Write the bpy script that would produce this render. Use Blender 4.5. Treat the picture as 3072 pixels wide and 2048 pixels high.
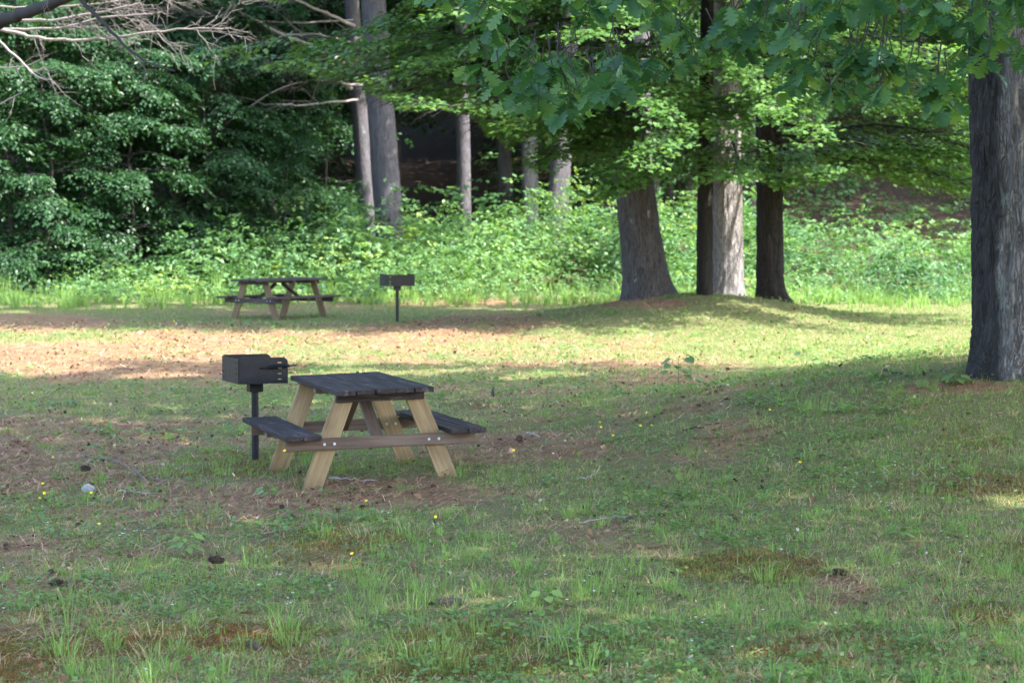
import bpy, bmesh, math, random
import numpy as np
from mathutils import Vector, Matrix

random.seed(7)
rng = np.random.default_rng(7)
scene = bpy.context.scene
col = scene.collection
for o in list(bpy.data.objects):
    bpy.data.objects.remove(o)

# ------------------------------------------------------------------ camera, sky, sun, exposure
CAM_H, PITCH, FPX = 2.10, 0.0535, 7577.0          # eye height, downward pitch, focal length in photo pixels
cam = bpy.data.cameras.new('camera'); cam_o = bpy.data.objects.new('camera', cam); col.objects.link(cam_o)
cam_o.location = (0, 0, CAM_H); cam_o.rotation_euler = (math.pi / 2 - PITCH, 0, 0)
cam.sensor_width = 36.0; cam.lens = FPX * 36.0 / 3072.0; cam.clip_start = 0.1; cam.clip_end = 1200
cam.dof.use_dof = True; cam.dof.focus_distance = 16.0; cam.dof.aperture_fstop = 5.6
scene.camera = cam_o

SUN_EL, SUN_AZ = math.radians(50), math.radians(24)          # azimuth: from +X (right) towards the camera
SUNV = Vector((math.cos(SUN_EL) * math.cos(SUN_AZ), -math.cos(SUN_EL) * math.sin(SUN_AZ), math.sin(SUN_EL)))
world = bpy.data.worlds.new('World'); scene.world = world; world.use_nodes = True
wn = world.node_tree; bg = wn.nodes['Background']
sky = wn.nodes.new('ShaderNodeTexSky'); sky.sky_type = 'NISHITA'; sky.sun_disc = False
sky.sun_elevation = SUN_EL; sky.sun_rotation = math.atan2(SUNV.x, SUNV.y)
sky.air_density = 1.0; sky.dust_density = 2.2; sky.ozone_density = 1.0
wn.links.new(sky.outputs[0], bg.inputs[0]); bg.inputs[1].default_value = 0.15
sun = bpy.data.lights.new('sun', 'SUN'); sun.energy = 2.7; sun.angle = math.radians(0.53); sun.color = (1.0, 0.975, 0.93)
sun_o = bpy.data.objects.new('sun', sun); col.objects.link(sun_o)
sun_o.rotation_euler = SUNV.to_track_quat('Z', 'Y').to_euler(); sun_o.location = (20, -10, 40)
scene.view_settings.view_transform = 'Standard'; scene.view_settings.look = 'None'
scene.view_settings.gamma = 1.0; scene.view_settings.use_curve_mapping = False
scene.view_settings.exposure = 2.85
scene.render.engine = 'CYCLES'
cy = scene.cycles
cy.max_bounces = 7; cy.diffuse_bounces = 4; cy.glossy_bounces = 2; cy.transmission_bounces = 5; cy.transparent_max_bounces = 4
cy.use_denoising = True; cy.caustics_reflective = False; cy.caustics_refractive = False; cy.sample_clamp_indirect = 6.0

# ------------------------------------------------------------------ small maths helpers
def sstep(a, b, x):
    t = np.clip((np.asarray(x, float) - a) / (b - a), 0, 1); return t * t * (3 - 2 * t)

def _hash(ix, iy, iz):
    h = (ix.astype(np.int64) * 374761393 + iy.astype(np.int64) * 668265263 + iz.astype(np.int64) * 1274126177) & 0xffffffff
    h = ((h ^ (h >> 13)) * 1103515245) & 0xffffffff
    h = ((h ^ (h >> 15)) * 2246822519) & 0xffffffff
    return ((h ^ (h >> 16)) & 0xffffff) / float(0xffffff)

def vnoise(x, y, z=0.0):
    x, y, z = np.broadcast_arrays(np.asarray(x, float), np.asarray(y, float), np.asarray(z, float))
    ix, iy, iz = np.floor(x), np.floor(y), np.floor(z)
    fx, fy, fz = x - ix, y - iy, z - iz
    fx, fy, fz = (f * f * (3 - 2 * f) for f in (fx, fy, fz))
    r = 0
    for a in (0, 1):
        for b in (0, 1):
            for c in (0, 1):
                w = (fx if a else 1 - fx) * (fy if b else 1 - fy) * (fz if c else 1 - fz)
                r = r + w * _hash(ix + a, iy + b, iz + c)
    return r

def fbm(x, y, z=0.0, octv=3):
    s, a, t = 0, 1.0, 0
    for i in range(octv):
        s = s + a * vnoise(np.asarray(x) * 2 ** i + 17.3 * i, np.asarray(y) * 2 ** i - 9.1 * i, np.asarray(z) * 2 ** i + 3.7 * i)
        t += a; a *= 0.5
    return s / t

def ground_z(x, y):
    x = np.asarray(x, float); y = np.asarray(y, float)
    z = 0.024 * np.clip(x + 1.16, -7, 8) * (1 - sstep(27, 38, y))
    z = z + 0.72 * np.exp(-(((x - 5.2) / 3.9) ** 2 + ((y - 22.5) / 4.0) ** 2))
    z = z + 0.52 * np.exp(-(((x - 3.3) / 2.6) ** 2 + ((y - 45.8) / 3.0) ** 2))
    z = z + 0.07 * (fbm(x * 0.45, y * 0.3) - 0.5) + 0.03 * (fbm(x * 2.1, y * 2.1, 4) - 0.5) + 0.035 * (fbm(x * 5.3, y * 5.3, 14, 2) - 0.5)
    t = np.maximum(y - 64, 0)
    z = z + 0.22 * t * t / (t + 5)
    z = z + (sstep(66, 80, y)) * 1.2 * (fbm(x * 0.12, y * 0.12, 9) - 0.5)
    z = z + 0.45 * (1 - sstep(1.5, 9, np.abs(y))) * 1.0
    return z

CP, SP = math.cos(PITCH), math.sin(PITCH)
def to_px(x, y, z):
    z = np.asarray(z) - CAM_H
    d = y * CP - z * SP; u = y * SP + z * CP
    return 1536 + FPX * x / d, 1024 - FPX * u / d

def ground_at(px, py):
    """where the line of sight through a photo pixel meets the ground"""
    rx, ru = (px - 1536) / FPX, (1024 - py) / FPX
    d = np.array([rx, CP + ru * SP, -SP + ru * CP])
    ts = np.arange(6, 150, 0.02)
    P = d[None] * ts[:, None]
    k = np.argmax(P[:, 2] + CAM_H < ground_z(P[:, 0], P[:, 1]))
    p = P[k]
    return Vector((p[0], p[1], float(ground_z(p[0], p[1]))))

def at_depth(px, py, y):
    rx, ru = (px - 1536) / FPX, (1024 - py) / FPX
    t = y / (CP + ru * SP)
    return Vector((rx * t, y, CAM_H + (-SP + ru * CP) * t))

def unit(v):
    return v / np.maximum(np.linalg.norm(v, axis=-1, keepdims=True), 1e-9)

def in_poly(px, py, poly):
    px = np.asarray(px, float); py = np.asarray(py, float)
    c = np.zeros(px.shape, bool); n = len(poly)
    for i in range(n):
        x1, y1 = poly[i]; x2, y2 = poly[(i + 1) % n]
        if y1 == y2: continue
        c ^= ((y1 > py) != (y2 > py)) & (px < (x2 - x1) * (py - y1) / (y2 - y1) + x1)
    return c

# ------------------------------------------------------------------ object helpers
def tag(o, label=None, cat=None, group=None, kind=None):
    if label: o['label'] = label
    if cat: o['category'] = cat
    if group: o['group'] = group
    if kind: o['kind'] = kind
    return o

def empty(name, loc, rot=(0, 0, 0)):
    o = bpy.data.objects.new(name, None); col.objects.link(o)
    o.location = loc; o.rotation_euler = rot; o.empty_display_size = 0.2
    return o

def mesh_from(name, V, F, mat=None, parent=None, attrs=None, smooth=False, loopsize=None):
    """V (n,3); F (m,k) array of faces with one size, or a list of arrays"""
    me = bpy.data.meshes.new(name)
    V = np.asarray(V, np.float32)
    Fs = F if isinstance(F, list) else [F]
    Fs = [np.asarray(f, np.int32) for f in Fs if len(f)]
    nl = sum(f.size for f in Fs); nf = sum(len(f) for f in Fs)
    me.vertices.add(len(V)); me.vertices.foreach_set('co', V.ravel())
    me.loops.add(nl); me.polygons.add(nf)
    me.loops.foreach_set('vertex_index', np.concatenate([f.ravel() for f in Fs]))
    tot = np.concatenate([np.full(len(f), f.shape[1], np.int32) for f in Fs])
    st = np.concatenate([[0], np.cumsum(tot)[:-1]]).astype(np.int32)
    me.polygons.foreach_set('loop_start', st); me.polygons.foreach_set('loop_total', tot)
    if smooth: me.polygons.foreach_set('use_smooth', np.ones(nf, bool))
    for k, a in (attrs or {}).items():
        a = np.asarray(a, np.float32)
        if a.ndim == 1:
            me.attributes.new(k, 'FLOAT', 'POINT').data.foreach_set('value', a)
        else:
            me.attributes.new(k, 'FLOAT_VECTOR', 'POINT').data.foreach_set('vector', a.ravel())
    me.update(calc_edges=True)
    if mat: me.materials.append(mat)
    return link(name, me, parent)

def link(name, me, parent=None):
    o = bpy.data.objects.new(name, me); col.objects.link(o)
    if parent: o.parent = parent
    return o

class Tubes:
    """collects tapered tubes along paths into one mesh"""
    def __init__(s): s.V = []; s.F = []; s.n = 0
    def add(s, path, radii, k=6, cap=True):
        P = np.asarray(path, float); n = len(P)
        R = np.broadcast_to(np.asarray(radii, float), (n,)) if np.ndim(radii) < 2 else radii
        T = np.gradient(P, axis=0); T = unit(T)
        ref = np.array([0, 0, 1.0]) if abs(T[:, 2]).mean() < 0.8 else np.array([1.0, 0, 0])
        A = unit(np.cross(T, ref)); B = np.cross(T, A)
        th = np.arange(k) * 2 * math.pi / k
        ring = P[:, None] + R[:, None, None] * (np.cos(th)[None, :, None] * A[:, None] + np.sin(th)[None, :, None] * B[:, None])
        s.V.append(ring.reshape(-1, 3))
        i = np.arange(n - 1)[:, None] * k; j = np.arange(k)[None]; j2 = (j + 1) % k
        q = np.stack([i + j, i + j2, i + k + j2, i + k + j], -1).reshape(-1, 4)
        s.F.append(q + s.n); s.n += n * k
    def build(s, name, mat, parent=None, smooth=True):
        return mesh_from(name, np.concatenate(s.V), np.concatenate(s.F), mat, parent, smooth=smooth)

# leaf templates: x across, y along (0..1), z out of the leaf
def leaf_ovate(w=0.3):
    V = np.array([(0, 0, 0), (-w, .35, .05), (w, .35, .05), (-w * .75, .65, .03), (w * .75, .65, .03), (0, 1, -.06), (0, .45, -.03)], float)
    F = np.array([(0, 6, 1), (0, 2, 6), (1, 6, 3), (6, 2, 4), (3, 6, 5), (6, 4, 5)])
    return V, F
def leaf_diamond(w=0.3):
    V = np.array([(0, 0, 0), (-w, .42, .06), (w, .42, .06), (0, 1, -.05)], float)
    return V, np.array([(0, 3, 1), (0, 2, 3)])
def leaf_maple():
    out = [(0, 0), (-.34, .05), (-.30, .22), (-.52, .46), (-.24, .50), (-.20, .68), (0, 1), (.20, .68), (.24, .50), (.52, .46), (.30, .22), (.34, .05)]
    V = np.array([(0, .34, -.04)] + [(x, y, .03 * abs(x) * 3 - .05 * y * y) for x, y in out], float)
    n = len(out)
    return V, np.array([(0, 1 + (i + 1) % n, 1 + i) for i in range(n)])
def leaf_oak():
    pr = [(0, .012), (.10, .03), (.15, .11), (.22, .15), (.28, .065), (.33, .19), (.43, .25), (.485, .085), (.53, .27), (.65, .33), (.70, .10), (.75, .24), (.85, .26), (.885, .12), (.94, .13), (1.0, .01)]
    ys = [p[0] for p in pr]; hw = [p[1] for p in pr]
    V = []
    for h, y in zip(hw, ys):
        b = -.16 * y * y
        V += [(-h, y + (.22 * h if h > .1 else 0), b + h * .22), (0, y, b), (h, y + (.22 * h if h > .1 else 0), b + h * .22)]
    F = []
    for i in range(len(ys) - 1):
        a = i * 3; b = a + 3
        F += [(a, a + 1, b + 1, b), (a + 1, a + 2, b + 2, b + 1)]
    return np.array(V, float), np.array(F)
def leaf_blade():
    V = np.array([(-.5, 0, 0), (.5, 0, 0), (-.4, .55, 0), (.4, .55, 0), (0, 1, 0)], float)
    return V, [np.array([(0, 1, 3), (0, 3, 2), (2, 3, 4)])]

def leaves_mesh(name, tpl, pos, dirv, nrm, size, tint, mat, parent=None, widthf=None):
    TV, TF = tpl
    d = unit(dirv); n = unit(nrm - (nrm * d).sum(-1, keepdims=True) * d); s = np.cross(d, n)
    sz = np.asarray(size)[:, None, None]
    w = 1.0 if widthf is None else np.asarray(widthf)[:, None, None]
    V = pos[:, None] + sz * (TV[None, :, 0:1] * w * s[:, None] + TV[None, :, 1:2] * d[:, None] + TV[None, :, 2:3] * n[:, None])
    k = len(TV); N = len(pos)
    F = (TF[None] + (np.arange(N) * k)[:, None, None]).reshape(-1, TF.shape[1])
    return mesh_from(name, V.reshape(-1, 3), F, mat, parent, {'tint': np.repeat(tint, k)})

# ------------------------------------------------------------------ materials
def newmat(name):
    m = bpy.data.materials.new(name); m.use_nodes = True
    nt = m.node_tree; b = nt.nodes['Principled BSDF']
    return m, nt, b
def N(nt, t, **kw):
    n = nt.nodes.new(t)
    for k, v in kw.items():
        if k.startswith('i_'):
            key = k[2:]; n.inputs[int(key) if key.isdigit() else key].default_value = v
        else: setattr(n, k, v)
    return n
def ramp(nt, fac, stops, interp='LINEAR'):
    r = nt.nodes.new('ShaderNodeValToRGB'); r.color_ramp.interpolation = interp
    e = r.color_ramp.elements
    while len(e) < len(stops): e.new(0.5)
    for el, (p, c) in zip(e, stops):
        el.position = p; el.color = (*c, 1) if len(c) == 3 else c
    if fac is not None: nt.links.new(fac, r.inputs[0])
    return r
def mix(nt, fac, a, b, blend='MIX'):
    m = nt.nodes.new('ShaderNodeMix'); m.data_type = 'RGBA'; m.blend_type = blend
    for sock, v in ((m.inputs[0], fac), (m.inputs[6], a), (m.inputs[7], b)):
        if isinstance(v, bpy.types.NodeSocket): nt.links.new(v, sock)
        elif isinstance(v, (int, float)): sock.default_value = v
        else: sock.default_value = (*v, 1)
    return m.outputs[2]
def coords(nt, scale=(1, 1, 1), kind='Object', rnd=False):
    tc = nt.nodes.new('ShaderNodeTexCoord'); mp = nt.nodes.new('ShaderNodeMapping'); mp.inputs['Scale'].default_value = scale
    nt.links.new(tc.outputs[kind], mp.inputs[0])
    if rnd:
        oi = nt.nodes.new('ShaderNodeObjectInfo'); mm = N(nt, 'ShaderNodeMath', operation='MULTIPLY', i_1=37.0)
        nt.links.new(oi.outputs['Random'], mm.inputs[0]); nt.links.new(mm.outputs[0], mp.inputs['Location'])
    return mp.outputs[0]
def noise(nt, vec, scale, detail=4, rough=0.55, dist=0.0):
    n = N(nt, 'ShaderNodeTexNoise', i_Scale=scale, i_Detail=detail, i_Roughness=rough, i_Distortion=dist)
    nt.links.new(vec, n.inputs['Vector']); return n.outputs['Fac']
def bump(nt, b, h, strength, dist):
    bn = N(nt, 'ShaderNodeBump', i_Strength=strength, i_Distance=dist)
    nt.links.new(h, bn.inputs['Height']); nt.links.new(bn.outputs[0], b.inputs['Normal'])

def leaf_mat(name, stops, trans=0.35, tcol=None, rough=0.45, spec=0.35):
    m, nt, b = newmat(name)
    at = N(nt, 'ShaderNodeAttribute', attribute_name='tint')
    r = ramp(nt, at.outputs['Fac'], stops)
    nt.links.new(r.outputs[0], b.inputs['Base Color']); b.inputs['Roughness'].default_value = rough
    b.inputs['Specular IOR Level'].default_value = spec
    tr = nt.nodes.new('ShaderNodeBsdfTranslucent')
    tc = mix(nt, 1.0, r.outputs[0], tcol or (1.5, 1.6, 0.55), 'MULTIPLY'); nt.links.new(tc, tr.inputs[0])
    mx = nt.nodes.new('ShaderNodeMixShader'); mx.inputs[0].default_value = trans
    nt.links.new(b.outputs[0], mx.inputs[1]); nt.links.new(tr.outputs[0], mx.inputs[2])
    nt.links.new(mx.outputs[0], nt.nodes['Material Output'].inputs[0])
    return m

M = {}
M['maple'] = leaf_mat('maple_leaf', [(0, (.046, .110, .038)), (.55, (.080, .168, .050)), (1, (.15, .25, .064))], .40, (1.6, 1.7, .6), .4, .45)
M['oak'] = leaf_mat('oak_leaf', [(0, (.026, .080, .036)), (.5, (.052, .130, .046)), (1, (.135, .235, .060))], .42, (1.6, 1.7, .6), .4, .45)
M['beech'] = leaf_mat('forest_leaf', [(0, (.022, .062, .028)), (.6, (.038, .098, .040)), (1, (.085, .17, .058))], .35, (1.5, 1.6, .6), .42, .4)
M['shrub'] = leaf_mat('undergrowth_leaf', [(0, (.050, .118, .046)), (.5, (.105, .205, .080)), (.85, (.185, .31, .105)), (1, (.28, .36, .09))], .35, (1.4, 1.5, .7), .45, .35)
M['grass'] = leaf_mat('grass_blade', [(0, (.50, .38, .24)), (.18, (.38, .30, .16)), (.30, (.18, .225, .06)), (.65, (.15, .255, .060)), (1, (.22, .36, .09))], .30, (1.3, 1.4, .7), .5, .3)
M['weed'] = leaf_mat('weed_leaf', [(0, (.08, .155, .05)), (.6, (.125, .215, .065)), (1, (.20, .30, .085))], .3, (1.4, 1.5, .7), .45, .35)
M['moss'] = leaf_mat('moss_shoot', [(0, (.17, .08, .026)), (.45, (.15, .115, .032)), (1, (.13, .165, .042))], .25, (1.3, 1.3, .7), .7, .2)
M['needle_litter'] = leaf_mat('fallen_needle', [(0, (.16, .07, .035)), (.5, (.38, .20, .11)), (1, (.62, .42, .28))], .05, (1, 1, 1), .6, .3)
M['pine_needle'] = leaf_mat('pine_needle', [(0, (.045, .085, .055)), (1, (.085, .14, .085))], .2, (1.2, 1.3, .8), .5, .3)
M['far_leaf'] = leaf_mat('hill_leaf', [(0, (.035, .085, .035)), (.6, (.06, .13, .05)), (1, (.11, .19, .06))], .38, (1.5, 1.6, .6), .5, .3)

def bark(name, c0, c1, sc=1.0, lich=0.0, dark_side=False, deep=1.0, plates=0.0):
    m, nt, b = newmat(name)
    v = coords(nt, (1, 1, .10)); v2 = coords(nt, (1, 1, .4)); v3 = coords(nt, (1, 1, 1))
    rn = noise(nt, v, 21 * sc, 3, .5, .6)
    ab = N(nt, 'ShaderNodeMath', operation='SUBTRACT', i_1=.5); nt.links.new(rn, ab.inputs[0])
    ab2 = N(nt, 'ShaderNodeMath', operation='ABSOLUTE'); nt.links.new(ab.outputs[0], ab2.inputs[0])
    ridge = ramp(nt, ab2.outputs[0], [(0, (0, 0, 0)), (.03, (.5, .5, .5)), (.10, (1, 1, 1))])
    fine = noise(nt, v2, 45, 6, .65)
    if plates:
        vo = N(nt, 'ShaderNodeTexVoronoi', feature='DISTANCE_TO_EDGE', i_Scale=22 * sc)
        nd = N(nt, 'ShaderNodeTexNoise', i_Scale=9.0, i_Detail=3); vp = coords(nt, (1, 1, .2)); nt.links.new(vp, nd.inputs['Vector'])
        nt.links.new(mix(nt, .10, vp, nd.outputs['Color'], 'LINEAR_LIGHT'), vo.inputs['Vector'])
        pl = ramp(nt, vo.outputs['Distance'], [(0, (.15, .15, .15)), (.22, (1, 1, 1))])
        class _R: outputs = [mix(nt, plates, ridge.outputs[0], mix(nt, 1.0, ridge.outputs[0], pl.outputs[0], 'MULTIPLY'))]
        ridge = _R
    big = noise(nt, v3, 2.2, 4)
    h = N(nt, 'ShaderNodeMath', operation='MULTIPLY_ADD', i_1=.5); nt.links.new(fine, h.inputs[0]); nt.links.new(ridge.outputs[0], h.inputs[2])
    bump(nt, b, h.outputs[0], .9, .022 * deep)
    base = mix(nt, ramp(nt, fine, [(.3, (0, 0, 0)), (.7, (1, 1, 1))]).outputs[0], c0, c1)
    base = mix(nt, ramp(nt, ridge.outputs[0], [(0, (.85, .85, .85)), (.7, (0, 0, 0))]).outputs[0], base, tuple(x * .18 for x in c0))
    base = mix(nt, ramp(nt, big, [(.35, (0, 0, 0)), (.75, (.6, .6, .6))]).outputs[0], base, tuple(x * .62 for x in c1))
    if lich:
        ln = noise(nt, coords(nt, (1, 1, .45)), 5.5, 5, .7)
        lm = ramp(nt, ln, [(.66 - .06 * lich, (0, 0, 0)), (.72 - .06 * lich, (.85, .85, .85))]).outputs[0]
        base = mix(nt, lm, base, (.26, .31, .25))
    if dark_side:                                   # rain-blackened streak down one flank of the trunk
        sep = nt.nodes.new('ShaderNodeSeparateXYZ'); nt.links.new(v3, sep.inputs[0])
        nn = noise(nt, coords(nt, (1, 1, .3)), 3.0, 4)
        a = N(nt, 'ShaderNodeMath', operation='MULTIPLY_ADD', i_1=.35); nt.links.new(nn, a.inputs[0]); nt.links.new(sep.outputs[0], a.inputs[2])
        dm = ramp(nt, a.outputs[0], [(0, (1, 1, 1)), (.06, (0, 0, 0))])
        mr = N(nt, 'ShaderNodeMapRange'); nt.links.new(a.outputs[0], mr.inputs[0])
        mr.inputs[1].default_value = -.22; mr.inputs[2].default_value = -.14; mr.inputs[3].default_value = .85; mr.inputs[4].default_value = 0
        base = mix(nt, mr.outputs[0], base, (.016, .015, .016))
    nt.links.new(base, b.inputs['Base Color']); b.inputs['Roughness'].default_value = .85; b.inputs['Specular IOR Level'].default_value = .2
    return m
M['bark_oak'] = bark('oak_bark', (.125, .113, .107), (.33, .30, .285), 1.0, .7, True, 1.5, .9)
M['bark_grey'] = bark('maple_bark', (.062, .054, .054), (.13, .113, .112), 1.1, .2, plates=.6)  # tone lowered to put the leaning maple's shade into its bark
M['bark_pale'] = bark('pale_bark', (.27, .235, .225), (.46, .41, .395), 1.1, .25, plates=.7)  # tone raised to put sunlight into the bark of the lit maple
M['bark_dark'] = bark('dark_bark', (.013, .011, .010), (.040, .033, .028), 1.1)  # dark bark whose near-black tone also stands in for shade
M['bark_pine'] = bark('pine_bark', (.085, .077, .083), (.135, .122, .130), 1.3, .1, deep=.6)
M['bark_grey2'] = bark('rear_bark', (.17, .155, .16), (.29, .265, .27), 1.2, .3, deep=.6)
M['bark_far'] = bark('far_bark', (.09, .08, .075), (.16, .14, .135), 1.2)

def simple(name, c, rough=.8, var=.35, scale=12, spec=.3):
    m, nt, b = newmat(name)
    f = noise(nt, coords(nt, rnd=True), scale, 5)
    cc = mix(nt, f, tuple(x * (1 - var) for x in c), tuple(min(1, x * (1 + var)) for x in c))
    nt.links.new(cc, b.inputs['Base Color']); b.inputs['Roughness'].default_value = rough; b.inputs['Specular IOR Level'].default_value = spec
    bump(nt, b, f, .4, .01)
    return m
M['dead_pale'] = simple('bare_pale_branch', (.24, .205, .185), .8, .4, 9)
M['dead_grey'] = simple('bare_grey_twig', (.15, .13, .12), .85, .4, 14)
M['dead_dark'] = simple('dark_branch', (.035, .030, .030), .85, .5, 10)
M['stick'] = simple('fallen_stick', (.17, .12, .095), .85, .45, 25)
M['stick_pale'] = simple('pale_stick', (.34, .30, .27), .85, .4, 25)
M['cone'] = simple('pine_cone', (.10, .072, .058), .85, .5, 30)
M['stone'] = simple('lichened_stone', (.27, .275, .27), .9, .75, 34)
M['stem'] = simple('green_stem', (.10, .16, .05), .6, .3, 20)
M['yellow'] = simple('yellow_petal', (.85, .62, .02), .6, .15, 40)
M['white'] = simple('white_petal', (.75, .75, .82), .6, .1, 40)
M['black_steel'] = simple('black_painted_steel', (.006, .0068, .0105), .45, .35, 14, .28)
_nt = M['black_steel'].node_tree; _b = _nt.nodes['Principled BSDF']; _c = _b.inputs['Base Color'].links[0].from_socket          # thin rust bloom
_nt.links.new(mix(_nt, ramp(_nt, noise(_nt, coords(_nt, rnd=True), 7, 6, .7), [(.60, (0, 0, 0)), (.74, (.55, .55, .55))]).outputs[0], _c, (.045, .024, .016)), _b.inputs['Base Color'])
M['galv'] = simple('galvanised_bolt', (.55, .55, .60), .4, .15, 30, .6)

def wood(name, dark, light, knots=True, stain=0.5, stain_col=(.03, .022, .018), rough=.7, wear=None, foot=False, spec=.22):
    m, nt, b = newmat(name)
    v = coords(nt, (30, 1.6, 30), rnd=True)
    g = noise(nt, v, 1.0, 6, .6, .6)
    v3 = coords(nt, (1, .5, 1), rnd=True)
    bl = noise(nt, v3, 5, 4, .6)
    base = mix(nt, ramp(nt, g, [(.3, (0, 0, 0)), (.7, (1, 1, 1))]).outputs[0], dark, light)
    sm = ramp(nt, bl, [(.68 - .25 * stain, (0, 0, 0)), (.95 - .2 * stain, (.75, .75, .75))]).outputs[0]
    base = mix(nt, sm, base, stain_col)
    if wear:
        w = noise(nt, coords(nt, (22, 2.2, 22), rnd=True), 1.0, 5, .7, 1.0)
        wm = ramp(nt, w, [(.56, (0, 0, 0)), (.68, (.75, .75, .75))]).outputs[0]
        base = mix(nt, wm, base, wear)
    if foot:                                             # damp and splashed soil on the lower end
        sp = nt.nodes.new('ShaderNodeSeparateXYZ'); nt.links.new(coords(nt), sp.inputs[0])
        fn = N(nt, 'ShaderNodeMath', operation='MULTIPLY_ADD', i_1=.22); nt.links.new(noise(nt, coords(nt, (12, 3, 12), rnd=True), 1.0, 4), fn.inputs[0]); nt.links.new(sp.outputs[1], fn.inputs[2])
        mr = N(nt, 'ShaderNodeMapRange'); nt.links.new(fn.outputs[0], mr.inputs[0])
        mr.inputs[1].default_value = -.30; mr.inputs[2].default_value = -.10; mr.inputs[3].default_value = .75; mr.inputs[4].default_value = 0
        base = mix(nt, mr.outputs[0], base, (.085, .058, .036))
    nt.links.new(base, b.inputs['Base Color']); b.inputs['Roughness'].default_value = rough; b.inputs['Specular IOR Level'].default_value = spec
    bump(nt, b, g, .5, .004)
    return m
M['wood_new'] = wood('treated_pine', (.19, .128, .066), (.335, .245, .138), stain=.66, stain_col=(.11, .072, .038), foot=True)
M['wood_beam'] = wood('weathered_beam', (.075, .050, .038), (.175, .125, .095), stain=.5, stain_col=(.035, .025, .022))
M['wood_black'] = wood('blackened_plank', (.018, .0135, .0135), (.056, .044, .043), stain=.45, stain_col=(.010, .008, .008), rough=.72, wear=(.17, .14, .125), spec=.10)
M['wood_old'] = wood('old_pine', (.12, .080, .045), (.22, .155, .090), stain=.5, stain_col=(.05, .035, .02))
M['wood_brown'] = wood('dark_brown_plank', (.035, .026, .026), (.075, .056, .053), stain=.4, stain_col=(.02, .016, .016), rough=.55, wear=(.12, .10, .095))

# ground: bare soil, fallen needles, moss and forest litter; the "cover" attribute says which lies where
def ground_material():
    m, nt, b = newmat('forest_ground')
    at = N(nt, 'ShaderNodeAttribute', attribute_name='cover'); sp = nt.nodes.new('ShaderNodeSeparateXYZ')
    nt.links.new(at.outputs['Vector'], sp.inputs[0])
    v = coords(nt)
    f1 = noise(nt, v, 55, 6, .7); f2 = noise(nt, v, 9, 5, .65); f3 = noise(nt, v, 210, 3, .6); f4 = noise(nt, v, 26, 4, .6)
    soil = mix(nt, ramp(nt, f1, [(.3, (0, 0, 0)), (.7, (1, 1, 1))]).outputs[0], (.10, .078, .042), (.36, .275, .155))
    soil = mix(nt, ramp(nt, f4, [(.36, (0, 0, 0)), (.52, (.9, .9, .9))]).outputs[0], soil, (.115, .14, .045))
    fn = noise(nt, coords(nt, (1, 2.2, 1)), 62, 5, .75)
    need = mix(nt, ramp(nt, fn, [(.36, (0, 0, 0)), (.64, (1, 1, 1))]).outputs[0], (.125, .055, .030), (.37, .205, .125))
    need = mix(nt, ramp(nt, f2, [(.46, (0, 0, 0)), (.62, (.85, .85, .85))]).outputs[0], need, (.105, .058, .036))
    moss = mix(nt, ramp(nt, f1, [(.35, (0, 0, 0)), (.65, (1, 1, 1))]).outputs[0], (.075, .050, .018), (.16, .105, .032))
    moss = mix(nt, ramp(nt, f2, [(.45, (0, 0, 0)), (.6, (.8, .8, .8))]).outputs[0], moss, (.10, .125, .036))
    lit = mix(nt, ramp(nt, f1, [(.3, (0, 0, 0)), (.75, (1, 1, 1))]).outputs[0], (.030, .020, .014), (.10, .066, .044))
    def soft(s):                                       # ragged edges for each patch
        a = N(nt, 'ShaderNodeMath', operation='MULTIPLY_ADD', i_1=1.1, i_2=-.55); nt.links.new(f4, a.inputs[0])
        a2 = N(nt, 'ShaderNodeMath', operation='ADD'); nt.links.new(a.outputs[0], a2.inputs[0]); nt.links.new(s, a2.inputs[1])
        return ramp(nt, a2.outputs[0], [(.30, (0, 0, 0)), (.62, (1, 1, 1))]).outputs[0]
    need = mix(nt, ramp(nt, noise(nt, v, 3.1, 5, .7), [(.42, (0, 0, 0)), (.62, (.75, .75, .75))]).outputs[0], need, (.26, .215, .10))
    c = mix(nt, soft(sp.outputs[0]), soil, need)
    c = mix(nt, soft(sp.outputs[1]), c, moss)
    c = mix(nt, soft(sp.outputs[2]), c, lit)
    sp1 = noise(nt, v, 21, 3, .75); sp2 = noise(nt, v, 38, 3, .8)              # scraps of bark and pale bits of wood
    c = mix(nt, ramp(nt, sp1, [(.66, (0, 0, 0)), (.70, (.85, .85, .85))]).outputs[0], c, (.035, .026, .022))
    c = mix(nt, ramp(nt, sp2, [(.70, (0, 0, 0)), (.73, (.8, .8, .8))]).outputs[0], c, (.50, .44, .38))
    nt.links.new(c, b.inputs['Base Color']); b.inputs['Roughness'].default_value = .9; b.inputs['Specular IOR Level'].default_value = .15
    h = N(nt, 'ShaderNodeMath', operation='ADD'); nt.links.new(f1, h.inputs[0]); nt.links.new(f4, h.inputs[1])
    bump(nt, b, h.outputs[0], .9, .035)
    return m
M['ground'] = ground_material()

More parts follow.
